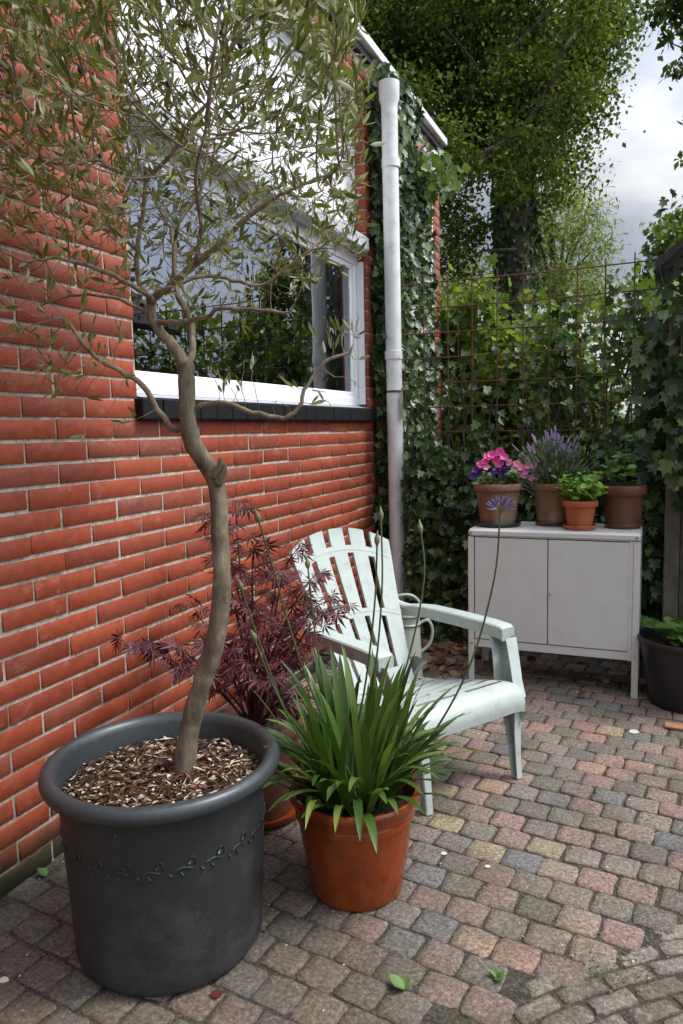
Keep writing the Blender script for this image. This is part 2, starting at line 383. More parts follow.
M['ivy_leaf'] = mat_leaf('ivy_leaf', [(0, (.020, .042, .014)), (.5, (.036, .074, .022)), (.8, (.075, .125, .035)), (1, (.17, .23, .07))], .38, .15, .45)
M['ivy_light'] = mat_leaf('ivy_leaf_light', [(0, (.05, .10, .022)), (.5, (.10, .165, .04)), (1, (.20, .27, .07))], .4, .38, .35)
M['ivy_stem'] = mat_bark('ivy_stem', (.03, .022, .014), (.06, .045, .03), (.10, .08, .055), 40)
M['tree_leaf'] = mat_leaf('tree_leaf', [(0, (.04, .065, .014)), (.6, (.095, .135, .03)), (1, (.23, .27, .07))], .6, .42, .12)
M['bush_leaf'] = mat_leaf('bush_leaf', [(0, (.075, .12, .022)), (.5, (.135, .19, .04)), (1, (.25, .31, .09))], .5, .5, .2)
M['feather_leaf'] = mat_leaf('pale_tree_leaf', [(0, (.13, .17, .06)), (.6, (.20, .25, .10)), (1, (.34, .38, .19))], .6, .45, .1)
M['tree_bark'] = mat_bark('dark_bark', (.03, .025, .018), (.062, .052, .038), (.12, .10, .075), 6)
M['maple_leaf'] = mat_leaf('maple_leaf', [(0, (.045, .012, .015)), (.6, (.10, .024, .030)), (1, (.24, .075, .085))], .5, .3, .35, (1.3, .7, .8))
M['maple_stem'] = mat_bark('maple_stem', (.04, .010, .012), (.07, .018, .018), (.12, .04, .03), 30)
M['strap_leaf'] = mat_leaf('strap_leaf', [(0, (.028, .068, .010)), (.6, (.06, .12, .018)), (.9, (.12, .19, .045)), (1, (.17, .21, .05))], .38, .22, .5)
M['stalk'] = mat_plain('flower_stalk', (.07, .095, .035), .5, .3, 30)
M['bud'] = mat_plain('bud', (.16, .17, .08), .5, .3, 80)
M['blue_fl'] = mat_leaf('blue_floret', [(0, (.10, .09, .20)), (1, (.34, .33, .48))], .5, .3, .3, (1, 1, 1.2))
M['chips'] = mat_leaf('wood_chips', [(0, (.03, .014, .008)), (.5, (.075, .036, .02)), (.72, (.15, .085, .05)), (.86, (.38, .29, .19)), (1, (.62, .54, .42))], .85, 0, .2)
M['pink'] = mat_leaf('pink_petal', [(0, (.55, .10, .32)), (.5, (.72, .25, .45)), (1, (.80, .48, .58))], .5, .25, .3, (1.1, .8, 1))
M['magenta'] = mat_leaf('magenta_petal', [(0, (.60, .05, .28)), (1, (.78, .15, .42))], .5, .25, .3, (1.1, .7, 1))
M['purple'] = mat_leaf('purple_petal', [(0, (.03, .01, .09)), (1, (.09, .03, .22))], .5, .2, .3, (1, .8, 1.2))
M['lav'] = mat_leaf('lavender_floret', [(0, (.20, .15, .27)), (1, (.42, .34, .50))], .7, .2, .2, (1, .9, 1.2))
M['grey_green'] = mat_leaf('grey_green_leaf', [(0, (.07, .11, .06)), (1, (.15, .20, .11))], .6, .2, .2)
M['basil'] = mat_leaf('basil_leaf', [(0, (.12, .26, .03)), (.6, (.22, .40, .06)), (1, (.34, .52, .12))], .4, .3, .4)
M['midgreen'] = mat_leaf('mid_green_leaf', [(0, (.06, .14, .03)), (1, (.14, .26, .06))], .45, .3, .4)
M['hosta'] = mat_leaf('hosta_leaf', [(0, (.07, .15, .03)), (1, (.16, .27, .07))], .45, .3, .4)
M['blackpot'] = mat_plain('black_plastic', (.012, .012, .013), .4)
M['oldwood'] = mat_bark('old_wood', (.05, .045, .03), (.10, .09, .065), (.15, .14, .10), 12)
M['brass'] = mat_plain('brass', (.55, .40, .18), .35, .2, 40, 0, metal=1)
M['cord'] = mat_plain('cord', (.22, .20, .16), .9)
M['dead_leaf'] = mat_leaf('dead_leaf', [(0, (.08, .035, .018)), (.5, (.17, .085, .04)), (1, (.30, .20, .10))], .8, .1, .2, (1, .8, .5))
M['moss'] = mat_leaf('moss_tuft', [(0, (.055, .055, .02)), (.6, (.12, .12, .04)), (1, (.22, .19, .09))], .9, .1, .1)
M['grit'] = mat_leaf('grit', [(0, (.08, .065, .045)), (.7, (.22, .18, .12)), (1, (.55, .5, .42))], .9, 0, .1)
M['petal'] = mat_leaf('pale_petal', [(0, (.5, .45, .30)), (1, (.75, .72, .62))], .7, .2, .2, (1, 1, .9))
M['tile'] = mat_terra('tile', (.38, .17, .09), .8, (.30, .16, .10))

# glass
gm = bpy.data.materials.new('window_glass'); gm.use_nodes = True
gn, gl = gm.node_tree.nodes, gm.node_tree.links; gn.clear()
g_o = gn.new('ShaderNodeOutputMaterial'); g_t = gn.new('ShaderNodeBsdfTransparent'); g_t.inputs[0].default_value = (.90, .93, .92, 1)
g_g = gn.new('ShaderNodeBsdfGlossy'); g_g.inputs['Roughness'].default_value = .01; g_g.inputs['Color'].default_value = (.95, .97, 1, 1)
g_f = gn.new('ShaderNodeFresnel'); g_f.inputs[0].default_value = 3.4
g_m = gn.new('ShaderNodeMixShader')
g_n = gn.new('ShaderNodeTexNoise'); g_n.inputs['Scale'].default_value = 1.6; g_tc = gn.new('ShaderNodeTexCoord')
g_b = gn.new('ShaderNodeBump'); g_b.inputs['Strength'].default_value = .05; g_b.inputs['Distance'].default_value = .03
gl.new(g_tc.outputs['Object'], g_n.inputs['Vector']); gl.new(g_n.outputs['Fac'], g_b.inputs['Height']); gl.new(g_b.outputs[0], g_g.inputs['Normal'])
gl.new(g_f.outputs[0], g_m.inputs[0]); gl.new(g_t.outputs[0], g_m.inputs[1]); gl.new(g_g.outputs[0], g_m.inputs[2]); gl.new(g_m.outputs[0], g_o.inputs[0])
M['glass'] = gm

# ------------------------------------------------------------------ ground
WX = -1.93
mb = MB(); mb.box((-60, -60, -.4), (60, 120, -.0125)); g = mb.build('ground', M['joint'], None, False); tag(g, kind='structure')

def stones(name, cells, mat, top=.0):
    """cells: list of (cx, cy, half length, half width, angle) -> worn cobbles as one mesh"""
    n = len(cells); c = np.array(cells)
    # outline of 12 points on a rounded rectangle, three rings
    k = .17
    ol = [(-1+k, -1), (0, -1), (1-k, -1), (1, -1+k), (1, 0), (1, 1-k), (1-k, 1), (0, 1), (-1+k, 1), (-1, 1-k), (-1, 0), (-1, -1+k)]
    ol = np.array(ol, float)
    V = []
    jit = RNG.normal(size=(n, 12, 2))*.045
    zt = np.clip(RNG.normal(size=(n, 1)), -1.4, 2)*.0016
    tilt = RNG.normal(size=(n, 2))*.012
    for s_, z in ((1.0, -.02), (.99, -.0045), (.955, -.0008), (.6, .0004)):
        q = (ol[None]+jit*(1 if s_ > .7 else .4))*s_
        lx, ly = q[..., 0]*c[:, 2:3], q[..., 1]*c[:, 3:4]
        zz = z + zt + lx*tilt[:, :1]+ly*tilt[:, 1:] + RNG.normal(size=lx.shape)*.0007
        if z < -.01: zz = np.full_like(lx, z)
        ca, sa = np.cos(c[:, 4:5]), np.sin(c[:, 4:5])
        V.append(np.stack([c[:, 0:1]+lx*ca-ly*sa, c[:, 1:2]+lx*sa+ly*ca, zz+top], -1))
    V = np.concatenate(V, 1)       # n, 48, 3
    F = [(r*12+j, r*12+(j+1) % 12, (r+1)*12+(j+1) % 12, (r+1)*12+j) for r in range(3) for j in range(12)]
    F += [(36+0, 36+1, 36+10, 36+11), (36+1, 36+2, 36+3, 36+4), (36+1, 36+4, 36+7, 36+10), (36+4, 36+5, 36+6, 36+7), (36+7, 36+8, 36+9, 36+10)]
    F = np.array(F)[None] + (np.arange(n)*48)[:, None, None]
    return np_mesh(name, V.reshape(-1, 3), F.reshape(-1, 4), mat, None, True)

ARC_C = np.array([1.24, .46])        # centre of the curved courses
def in_arc(x, y):                    # the corner laid in curved brick courses
    return (y < 1.66+(x+.43)*1.23) and x > -.60
th = R(-7); ca, sa = math.cos(th), math.sin(th)
cells = []
row = 0
for j in range(-30, 52):
    off = (row % 2)*.062 + random.uniform(-.008, .008); row += 1
    yy = 2.39 + j*.1145
    for i in range(-30, 34):
        lx, ly = -.66 + i*.1245 + off, 0
        x = lx*ca - (yy-2.39)*sa; y = 2.39 + lx*sa + (yy-2.39)*ca
        y += .012*math.sin(x*2.1+j*.4)
        if x < WX+.03 or x > 3.2 or y > 5.15 or y < .35 or in_arc(x-.03, y-.05): continue
        cells.append((x, y, .0606+random.uniform(-.0035, .0010), .0558+random.uniform(-.0035, .0010), th+random.gauss(0, .02)))
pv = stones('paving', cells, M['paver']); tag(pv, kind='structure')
cells = []
for j in range(-30, 12):
    rr = 2.0+j*.0595
    if rr < .3: continue
    da = .148/rr; o_ = random.uniform(0, da)
    for i in range(0, int(2*math.pi/da)):
        a = o_+i*da
        x = ARC_C[0]+rr*math.cos(a); y = ARC_C[1]+rr*math.sin(a)
        if not in_arc(x, y) or x > 1.25 or y < .3: continue
        cells.append((x, y, .0675+random.uniform(-.006, .002), .0255+random.uniform(-.002, .001), a+math.pi/2+random.gauss(0, .02)))
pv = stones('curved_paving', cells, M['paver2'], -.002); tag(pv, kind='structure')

# dirt and moss film that fills the joints, thick at the lower left
gx, gy = np.meshgrid(np.arange(WX-.02, 1.6, .011), np.arange(.6, 5.1, .011), indexing='ij')
def vnoise(X, Y, f, seed):           # smooth value noise
    T_ = np.random.default_rng(seed).random((256, 256)); x, y = X*f+40, Y*f+40
    xi, yi = np.floor(x).astype(int), np.floor(y).astype(int); fx_, fy_ = x-xi, y-yi
    fx_, fy_ = fx_*fx_*(3-2*fx_), fy_*fy_*(3-2*fy_)
    g_ = lambda a, b: T_[a % 256, b % 256]
    return (g_(xi, yi)*(1-fx_)+g_(xi+1, yi)*fx_)*(1-fy_)+(g_(xi, yi+1)*(1-fx_)+g_(xi+1, yi+1)*fx_)*fy_
film = vnoise(gx, gy, 2.2, 1)*.45+vnoise(gx, gy, 6, 2)*.25+vnoise(gx, gy, 19, 3)*.2+vnoise(gx, gy, 55, 4)*.22
lowleft = np.clip((2.5-gy)/.5, 0, 1)*np.clip((-.35-gx)/.5, 0, 1)
edge_ = np.exp(-((gy-(1.66+(gx+.43)*1.23))/.10)**2)*(gx > -.7)
zz = np.minimum(-.0095+np.clip(film-.42, 0, 1)*.014+lowleft*.0065+edge_*.0065, -.0048)-.0012*((gy < 1.6+(gx+.43)*1.23) & (gx > -.6))+RNG.normal(size=gx.shape)*.0007
na_, nb_ = gx.shape; idx = np.arange(na_*nb_).reshape(na_, nb_)
F = np.stack([idx[:-1, :-1], idx[1:, :-1], idx[1:, 1:], idx[:-1, 1:]], -1).reshape(-1, 4)
fm = np_mesh('soil', np.stack([gx, gy, zz], -1).reshape(-1, 3), F, M['joint'], None, True); tag(fm, kind='structure')

# ------------------------------------------------------------------ the house
WIN = (2.44, 5.04, 1.63, 3.74)       # y0 y1 z0 z1 of the window opening
WALL_TOP = 4.00
def brick_cells(y0, y1, z_top, hole):
    out = []
    nrow = int(z_top/.0775)+1
    for j in range(nrow):
        zc = .0775*j+.034; hz = .0326
        if zc+hz > z_top: break
        parity = int(round((1.316-zc)/.0775)) % 2
        base = 1.993 + (.1465 if parity else 0)
        for i in range(int((y0-base)/.2925)-2, int((y1-base)/.2925)+2):
            a, b = base+i*.2925+.0056, base+(i+1)*.2925-.0056
            a, b = max(a, y0), min(b, y1)
            segs = [(a, b)]
            if hole and zc+hz > hole[2]-.06 and zc-hz < hole[3]:
                segs = []
                if a < hole[0]: segs.append((a, min(b, hole[0])))
                if b > hole[1]: segs.append((max(a, hole[1]), b))
            for p, q in segs:
                if q-p > .02: out.append((p, q, zc-hz, zc+hz))
    return out
def brick_mesh(name, cells, parent, x=WX, depth=.03):
    c = np.array(cells); n = len(c)
    c += RNG.normal(size=c.shape)*.0016
    fx = x + RNG.normal(size=(n, 1))*.0012
    ch = .0015
    def ring(dx, ins):
        y0, y1, z0, z1 = c[:, 0:1]+ins, c[:, 1:2]-ins, c[:, 2:3]+ins, c[:, 3:4]-ins
        X = fx+dx
        return np.stack([np.concatenate([X, y0, z0], 1), np.concatenate([X, y1, z0], 1), np.concatenate([X, y1, z1], 1), np.concatenate([X, y0, z1], 1)], 1)
    V = np.concatenate([ring(0, ch), ring(-ch, 0), ring(-depth, 0)], 1)
    F = [(0, 1, 2, 3)] + [(k, k+4, (k+1) % 4+4, (k+1) % 4) for k in range(4)] + [(k+4, k+8, (k+1) % 4+8, (k+1) % 4+4) for k in range(4)]
    F = np.array(F)[None]+(np.arange(n)*12)[:, None, None]
    return np_mesh(name, V.reshape(-1, 3), F.reshape(-1, 4), M['brick'], parent)

house = thing('brick_house', (0, 0, 0), 'red brick house wall with a wide white framed window and dark tiled sill', 'house')
wall = brick_mesh('wall', brick_cells(-1.5, 5.20, WALL_TOP, WIN), house)
# reveal bricks at the far jamb (facing the camera side)
mb = MB()
MX = WX-.0055
y0, y1, z0, z1 = WIN
mb.box((MX-.25, -1.5, -.1), (MX, y0, WALL_TOP)); mb.box((MX-.25, y1+.004, -.1), (MX, 5.2, WALL_TOP))
mb.box((MX-.25, y0, -.1), (MX, y1+.004, z0)); mb.box((MX-.25, y0, z1), (MX, y1+.004, WALL_TOP))
mb.build('mortar', M['mortar'], wall, False)
mb = MB()
for j in range(60):
    zc = .0775*j+.034
    if zc > z0+.03 and zc < z1-.02: mb.rbox((WX-.11, y1-.004, zc-.031), (WX-.002, y1+.03, zc+.031), .003)
mb.build('jamb_bricks', M['brick'], wall, False)
# room shell behind the glass
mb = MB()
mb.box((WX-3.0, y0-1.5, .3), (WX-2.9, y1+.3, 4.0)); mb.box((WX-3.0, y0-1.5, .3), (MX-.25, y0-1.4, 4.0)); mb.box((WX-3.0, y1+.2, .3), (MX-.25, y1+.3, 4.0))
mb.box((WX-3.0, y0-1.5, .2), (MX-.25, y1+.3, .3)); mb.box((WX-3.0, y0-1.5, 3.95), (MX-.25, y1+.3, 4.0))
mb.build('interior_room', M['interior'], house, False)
FX = WX-.075                         # outer face of the window frame
win = None
mb = MB(); w = .065
mb.rbox((FX-.06, y0, z0+.02), (FX, y1, z0+.02+.06), .004)         # bottom rail
mb.rbox((FX-.06, y0, z1-w), (FX, y1, z1), .004)
mb.rbox((FX-.06, y0, z0+.081), (FX-.001, y0+w, z1-w-.001), .004); mb.rbox((FX-.06, y1-w, z0+.081), (FX-.001, y1, z1-w-.001), .004)
mb.rbox((FX-.06, y0+w, 2.64), (FX-.002, y1-w, 2.76), .004)          # transom
# sashes
for a, b in ((z0+.081, 2.64), (2.76, z1-w)):
    s_ = .038
    mb.rbox((FX-.04, y0+w, a), (FX-.014, y1-w, a+s_), .004); mb.rbox((FX-.04, y0+w, b-s_), (FX-.014, y1-w, b), .004)
    mb.rbox((FX-.04, y0+w, a+s_), (FX-.0145, y0+w+s_, b-s_), .004); mb.rbox((FX-.04, y1-w-s_, a+s_), (FX-.0145, y1-w, b-s_), .004)
win = mb.build('window', M['white'], house, False)
mb = MB(); mb.add([(FX-.028, y0+w+.03, z0+.10), (FX-.028, y1-w-.03, z0+.10), (FX-.028, y1-w-.03, 2.62), (FX-.028, y0+w+.03, 2.62)], [(0, 1, 2, 3)]); p_ = mb.build('pane', M['glass'], win, False)
mb = MB(); mb.box((FX-.032, y0+w+.03, 2.79), (FX-.022, y1-w-.03, z1-w-.03)); mb.build('infill_panel', M['blind'], win, False)
# white outer trim at the far jamb
mb = MB(); mb.rbox((FX+.001, y1-.02, z0+.03), (FX+.05, y1-.005, 2.66), .003); mb.build('cover_strip', M['white'], win, False)
# curtain folds
P = []; nn = 60
for i in range(nn+1):
    y = 4.36+(.62)*i/nn; P.append((FX-.085+.020*math.sin(i*1.15)+.006*math.sin(i*2.3), y))
V = [(x, y, z) for z in (z0+.02, 2.75) for x, y in P]
mb = MB(); mb.add(V, [(i, i+1, nn+2+i, nn+1+i) for i in range(nn)]); mb.build('curtain', M['curtain'], win)
# sunscreen cassette
mb = MB(); mb.rbox((FX+.002, y0+.03, 2.71), (WX+.035, y1-.03, 2.815), .015); mb.build('screen_cassette', M['canvas'], house, False)
# sill of dark tiles with a sloping top
sl = []
mb = MB(); mbt = MB()
yy = y0-.02; k = 0
while yy < 5.09:
    e_ = min(yy+.135, 5.09)
    mb.rbox((FX-.02, yy+.004, z0-.088+random.uniform(-.001, .001)), (WX+.040+random.uniform(-.002, .002), e_-.004, z0-.004), .004)
    yy += .135
sill = mb.build('window_sill', M['dark_stone'], house, False)
mb = MB(); mb.box((FX-.02, y0-.012, z0-.086), (WX+.030, 5.085, z0-.008)); mb.build('sill_mortar', M['mortar'], sill, False)
mb = MB(); mb.add([(FX-.01, y0+.002, z0+.024), (FX-.01, y1-.006, z0+.024), (WX+.012, y1-.006, z0+.002), (WX+.012, y0+.002, z0+.002)], [(0, 1, 2, 3)])
mb.build('sill_flashing', M['sill_metal'], sill, False)
# roof edge
def roof_edge(ya, yb, parent):
    mb = MB(); mb.rbox((WX-.3, ya, WALL_TOP+.055), (WX+.075, yb, WALL_TOP+.12), .006); t_ = mb.build('roof_trim', M['white'], parent, False)
    mb = MB(); mb.box((WX-.3, ya, WALL_TOP+.002), (WX+.03, yb, WALL_TOP+.053)); mb.build('eave_shade_strip', M['dark_and_shade'], parent, False)  # dark strip painting the gutter shadow below the white trim
    mb = MB(); mb.box((WX-6, ya, WALL_TOP+.06), (WX-.302, yb, WALL_TOP+.11)); mb.build('roof', M['dark_and_shade'], parent, False)
roof_edge(-1.5, 5.2, house)
# downpipe with hopper, sockets and clamp
PX, PY = -1.742, 5.06
dp = MB(); dp.tube([(PX, PY, 0.02), (PX-.005, PY, 1.9), (PX-.01, PY, 3.72)], .056, 24); dp = dp.build('downpipe', M['upvc'], house)
for z in (3.30, 2.0):
    mb = MB(); mb.lathe([(.0565, -.03), (.063, -.028), (.063, .028), (.0565, .03)], (PX-.006, PY, z), 24); mb.build('pipe_collar', M['upvc'], dp)
mb = MB(); mb.lathe([(.057, 0), (.058, .03), (.070, .06), (.072, .17), (.067, .17), (.05, .1)], (PX-.01, PY, 3.66), 24); mb.build('pipe_hopper', M['upvc'], dp)
mb = MB(); mb.lathe([(.0575, -.008), (.0615, -.006), (.0615, .006), (.0575, .008)], (PX-.003, PY, 1.745), 24); cl = mb.build('pipe_clamp', M['oldwood'], dp)
# neighbouring house beyond the fence
nh = thing('neighbour_house', (0, 0, 0), 'narrow strip of red brick neighbouring house with a white corner box, beyond the ivy', 'house')
nw = brick_mesh('wall', brick_cells(5.21, 6.95, WALL_TOP, None), nh)
mb = MB(); mb.box((MX-.25, 5.21, -.1), (MX, 6.95, WALL_TOP)); mb.build('mortar', M['mortar'], nw, False)
roof_edge(5.203, 6.97, nh)
mb = MB(); mb.tube([(-1.86, 6.32, .1), (-1.86, 6.32, 3.55)], .045, 20); q = mb.build('downpipe', M['upvc'], nh)
mb = MB(); mb.rbox((-1.94, 6.22, 3.55), (-1.78, 6.42, 3.80), .012); mb.build('pipe_hopper', M['upvc'], q, False)

# thermometer-like tag hanging on the pipe
mb = MB(); mb.rbox((PX+.061, 5.000, 1.55), (PX+.066, 5.040, 1.74), .003); mb.tube([(PX+.0635, 5.02, 1.738), (PX+.062, 5.02, 1.765)], .003, 6)
tg = mb.build('wall_thermometer', M['cord'], None); tag(tg, 'thin beige strip hanging on the white downpipe beside the window', 'thermometer')

# ------------------------------------------------------------------ ivy and fence
FY = 5.14
fence = MB()
xs = [-1.72+.1725*i for i in range(14)]
for i, x in enumerate(xs):
    fence.tube([(x+random.uniform(-.006, .006), FY, .05), (x+random.uniform(-.004, .004), FY+random.uniform(-.005, .005), 1.3), (x, FY, 2.53+random.uniform(0, .02))], .0048, 6)
for k in range(14):
    z = 2.49-k*.1725
    fence.tube([(-1.80, FY-.01, z), (-.6, FY-.01, z-.008+random.uniform(-.004, .004)), (.6, FY-.01, z)], .0048, 6)
fo = fence.build('wire_fence', M['rust']); tag(fo, 'rusty steel mesh fence with square cells, above the ivy behind the cabinet', 'fence')

def ivy_cloud(n, sampler, mat, parent, size=(.045, .075), face=(0, -1, .35), T=T_IVY, jit=.75, name='leaves', droop=-.9):
    P = sampler(n); n = len(P)
    Nn = unit(np.array(face)[None]+RNG.normal(size=(n, 3))*jit*.6)
    D = unit(np.array([0, 0, droop])[None]+RNG.normal(size=(n, 3))*.55)
    S = RNG.uniform(*size, size=n)
    V, F = scatter(*T, P, D, Nn, S)
    return np_mesh(name, V, F, mat, parent)
def noise2(x, y, f=1.0, ph=0):
    return (np.sin(x*3.1*f+ph)+np.sin(y*4.3*f+1.7+ph)+np.sin((x+y)*5.3*f+.6+ph)+np.sin((x-y*1.3)*8.1*f+2.1))/4
def fence_ivy_s(n):
    x = RNG.uniform(-1.85, .75, n*3); z = RNG.uniform(0, 2.9, n*3)
    xx = x+1.9
    top = 1.34+.24*noise2(x, x*2, 1.3)+np.clip((x+.45), 0, 1.1)*1.0 + np.clip((-1.45-x), 0, .5)*.8
    prob = np.where(z < top, np.clip((top-z)/.4+.45, 0, 1.0), .055)*(z < top+1.0)
    prob *= np.clip(.75+.6*noise2(x, z, 2.3, 1), .2, 1)
    k = RNG.random(n*3) < prob; x, z = x[k][:n], z[k][:n]
    thick = np.where(z < top[k][:n], .30, .12)
    y = FY - thick*RNG.random(len(x))*np.clip(1.05-z*.15, .3, 1) + RNG.normal(size=len(x))*.03 + .06
    k = ~((np.abs(x-PX) < .10) & (y < 5.16))
    return np.stack([x, y, z], 1)[k]
iv = thing('ivy_hedge', (0, 0, 0), 'dense dark ivy grown over the mesh fence behind the white cabinet', 'ivy')
ivy_cloud(19000, fence_ivy_s, M['ivy_leaf'], iv, (.032, .075))
mb = MB()
for i in range(46):
    x = random.uniform(-1.8, .6); P = [(x, FY+.02, 0)]; z = 0
    while z < random.uniform(1.2, 2.4): z += .18; x += random.uniform(-.06, .06); P.append((x, FY+random.uniform(-.06, .06), z))
    mb.tube(P, np.linspace(.009, .003, len(P)), 5)
mb.build('stems', M['ivy_stem'], iv)

# ivy on the house wall around the pipe
def wall_ivy_s(n):
    z = RNG.uniform(.0, 4.0, n*3); y = RNG.uniform(5.0, 6.75, n*3)
    lo = 5.06+.07*noise2(z, z, 1.8) - .10*(z < 1.58)*np.clip(np.sin(z*3.4+1), -.2, 1)
    hi = 6.12+.12*noise2(z, z*1.4, 1.5) - np.clip(z-3.3, 0, 1)*.5
    k = (y > lo) & (y < hi) & (RNG.random(n*3) < np.clip(.8+.5*noise2(y, z, 2.2), .2, 1))
    y, z = y[k][:n], z[k][:n]
    x = WX + .03 + RNG.random(len(y))**1.5*.17
    keep = ~((np.abs(y-PY) < .10) & (x > PX-.03) & (RNG.random(len(y)) < .93))
    return np.stack([x, y, z], 1)[keep]
wi = thing('climbing_ivy', (WX, 5.6, 0), 'ivy climbing the brick wall behind the white downpipe up to the roof', 'ivy')
o = ivy_cloud(7500, lambda n: wall_ivy_s(n)-np.array([WX, 5.6, 0]), M['ivy_leaf'], wi, (.05, .085), (1, -.6, .35))
def wall_ivy2(n):
    z = RNG.uniform(.3, 4.0, n); y = 5.04+RNG.random(n)**1.8*.5; x = WX+.05+RNG.random(n)*.14
    k = ~((np.abs(y-PY) < .075))
    return (np.stack([x, y, z], 1)-np.array([WX, 5.6, 0]))[k]
ivy_cloud(800, wall_ivy2, M['ivy_light'], wi, (.045, .075), (1, -.7, .3), name='young_leaves')
def wall_ivy3(n):                   # loose tuft reaching out at the top
    c = np.array(at(436, 175, 5.9)); return c+RNG.normal(size=(n, 3))*np.array([.08, .13, .07])-np.array([WX, 5.6, 0])
ivy_cloud(140, wall_ivy3, M['ivy_light'], wi, (.05, .08), (.5, -.8, .4), name='top_leaves')
mb = MB()
for i in range(14):
    y = random.uniform(-.45, .5); P = [(.02, y, 0)]; z = 0; zt = random.uniform(2, 3.9)
    while z < zt: z += .2; y += random.uniform(-.05, .05); P.append((.02+random.uniform(0, .02), y, z))
    mb.tube(P, np.linspace(.010, .003, len(P)), 5)
mb.build('stems', M['ivy_stem'], wi)

# ivy mass on the right over an old post and the shed corner
ri = thing('ivy_thicket', (.35, 4.7, 0), 'tall ivy with large leaves at the right edge, around the wooden post and shed corner', 'ivy')
def right_ivy_s(n):
    x = RNG.uniform(-.12, 1.4, n*2); z = RNG.uniform(0, 3.0, n*2)
    top = 2.05+.55*np.clip((x-.0)/.45, 0, 1)+.25*noise2(x, x*3, 1.4)
    k = (z < top) & ((z > 1.0) | (x > .12) | (RNG.random(n*2) < .5)); x, z = x[k][:n], z[k][:n]
    y = 4.84 - .30*RNG.random(len(x))
    front = (x > .03) & (z > 1.10+.08*np.sin(x*40))
    y = np.where(front, y-.30*RNG.random(len(y)), y)
    y = np.where((x > .0) & (x < .15) & ~front, np.maximum(y, 4.62), y)
    return np.stack([x-.35, y-4.7, z], 1)
ivy_cloud(7500, right_ivy_s, M['ivy_leaf'], ri, (.05, .10), (-.2, -1, .4))
mb = MB()
for i in range(16):
    x = random.uniform(-.4, .8); P = [(x, .1, 0)]; z = 0
    while z < random.uniform(1.6, 2.6): z += .2; x += random.uniform(-.06, .06); P.append((x, .08+random.uniform(-.05, .05), z))
    mb.tube(P, np.linspace(.014, .004, len(P)), 5)
mb.build('stems', M['ivy_stem'], ri)

post = MB(); post.rbox((.035, 4.50, 0), (.115, 4.58, 2.12), .006)
po = post.build('wooden_post', M['oldwood'], None, False); tag(po, 'weathered greenish wooden post in the ivy right of the cabinet', 'post')
# shed corner: roof edge
sh = thing('garden_shed', (.5, 4.5, 0), 'dark timber shed roof corner poking out of the ivy at the right edge', 'shed')
a0, a1 = np.array(at(655, 262, 4.45)), np.array(at(700, 222, 4.35))
mb = MB()
dv = a1-a0; ext = a0+dv*4
for off, h in ((0, .05),):
    v = [a0, ext, ext+np.array([.0, .9, 0]), a0+np.array([0, .9, 0])]
    v = [p-np.array([.5, 4.5, 0]) for p in v]; v2 = [p-np.array([0, 0, h]) for p in v]
    mb.add(v+v2, [(0, 1, 2, 3), (7, 6, 5, 4), (0, 4, 5, 1), (1, 5, 6, 2), (2, 6, 7, 3), (3, 7, 4, 0)])
mb.build('roof', M['dark_and_shade'], sh, False)
mb = MB(); mb.box((-.38, .06, 0), (-.30, .14, 2.25)); mb.box((-.30, .07, 0), (.9, .12, 2.3)); mb.build('wall', M['oldwood'], sh, False)
# string of brass bells
bs = thing('bell_string', (.095, 4.47, 1.1), 'thin cord with small brass bells hanging in front of the ivy at the right', 'wind chime')
mb = MB(); mb.tube([(.0, .0, 1.05), (.004, 0, .5), (-.004, 0, 0)], .0035, 6); mb.tube([(-.03, .01, 1.07), (.0, 0, 1.05), (.01, 0, 1.02)], .006, 6)
mb.build('cord', M['cord'], bs)
for z in (.73, .50, .33, .17, .02):
    mb = MB(); mb.lathe([(0, .022), (.008, .02), (.011, .008), (.017, -.008), (.019, -.012), (.016, -.011), (0, .012)], (0, -.006, z), 14); mb.build('bell', M['brass'], bs)

# ------------------------------------------------------------------ trees behind
def smooth_path(P, w, k=4):
    P = np.array(P); n_ = len(P); t = np.arange(n_); tt = np.linspace(0, n_-1, (n_-1)*k+1)
    # Catmull-Rom
    out = []
    for q in tt:
        i = min(int(q), n_-2); f = q-i
        p0, p1, p2, p3 = P[max(i-1, 0)], P[i], P[i+1], P[min(i+2, n_-1)]
        out.append(.5*((2*p1)+(-p0+p2)*f+(2*p0-5*p1+4*p2-p3)*f*f+(-p0+3*p1-3*p2+p3)*f**3))
    return np.array(out), np.interp(tt, t, w)
def leaf_blobs(blobs, n, T, mat, parent, size, name='crown', flat=.7, clump=9, csp=.16):
    w_ = np.array([b[3]**2 for b in blobs]); w_ = w_/w_.sum()
    nc = n//clump
    idx = RNG.choice(len(blobs), nc, p=w_)
    C_ = np.array([b[:3] for b in blobs])[idx]; Rr = np.array([b[3] for b in blobs])[idx][:, None]
    d = rand_dirs(nc); rad = RNG.random((nc, 1))**(.5)
    cc = C_ + d*rad*Rr*np.array([1, 1, flat])
    P = np.repeat(cc, clump, 0)+RNG.normal(size=(nc*clump, 3))*csp
    m_ = len(P)
    D = unit(RNG.normal(size=(m_, 3))+np.array([0, 0, -.5])); Nn = unit(RNG.normal(size=(m_, 3))*.8+np.array([0, 0, 1]))
    V, F = scatter(*T, P, D, Nn, RNG.uniform(*size, size=m_))
    return np_mesh(name, V, F, mat, parent), cc
def rel(parent, P): return np.array(P)-np.array(parent.location)
def B(px, py, d, rpx): p = at(px, py, d); return (p[0], p[1], p[2], rpx*d/FPX*1.02)

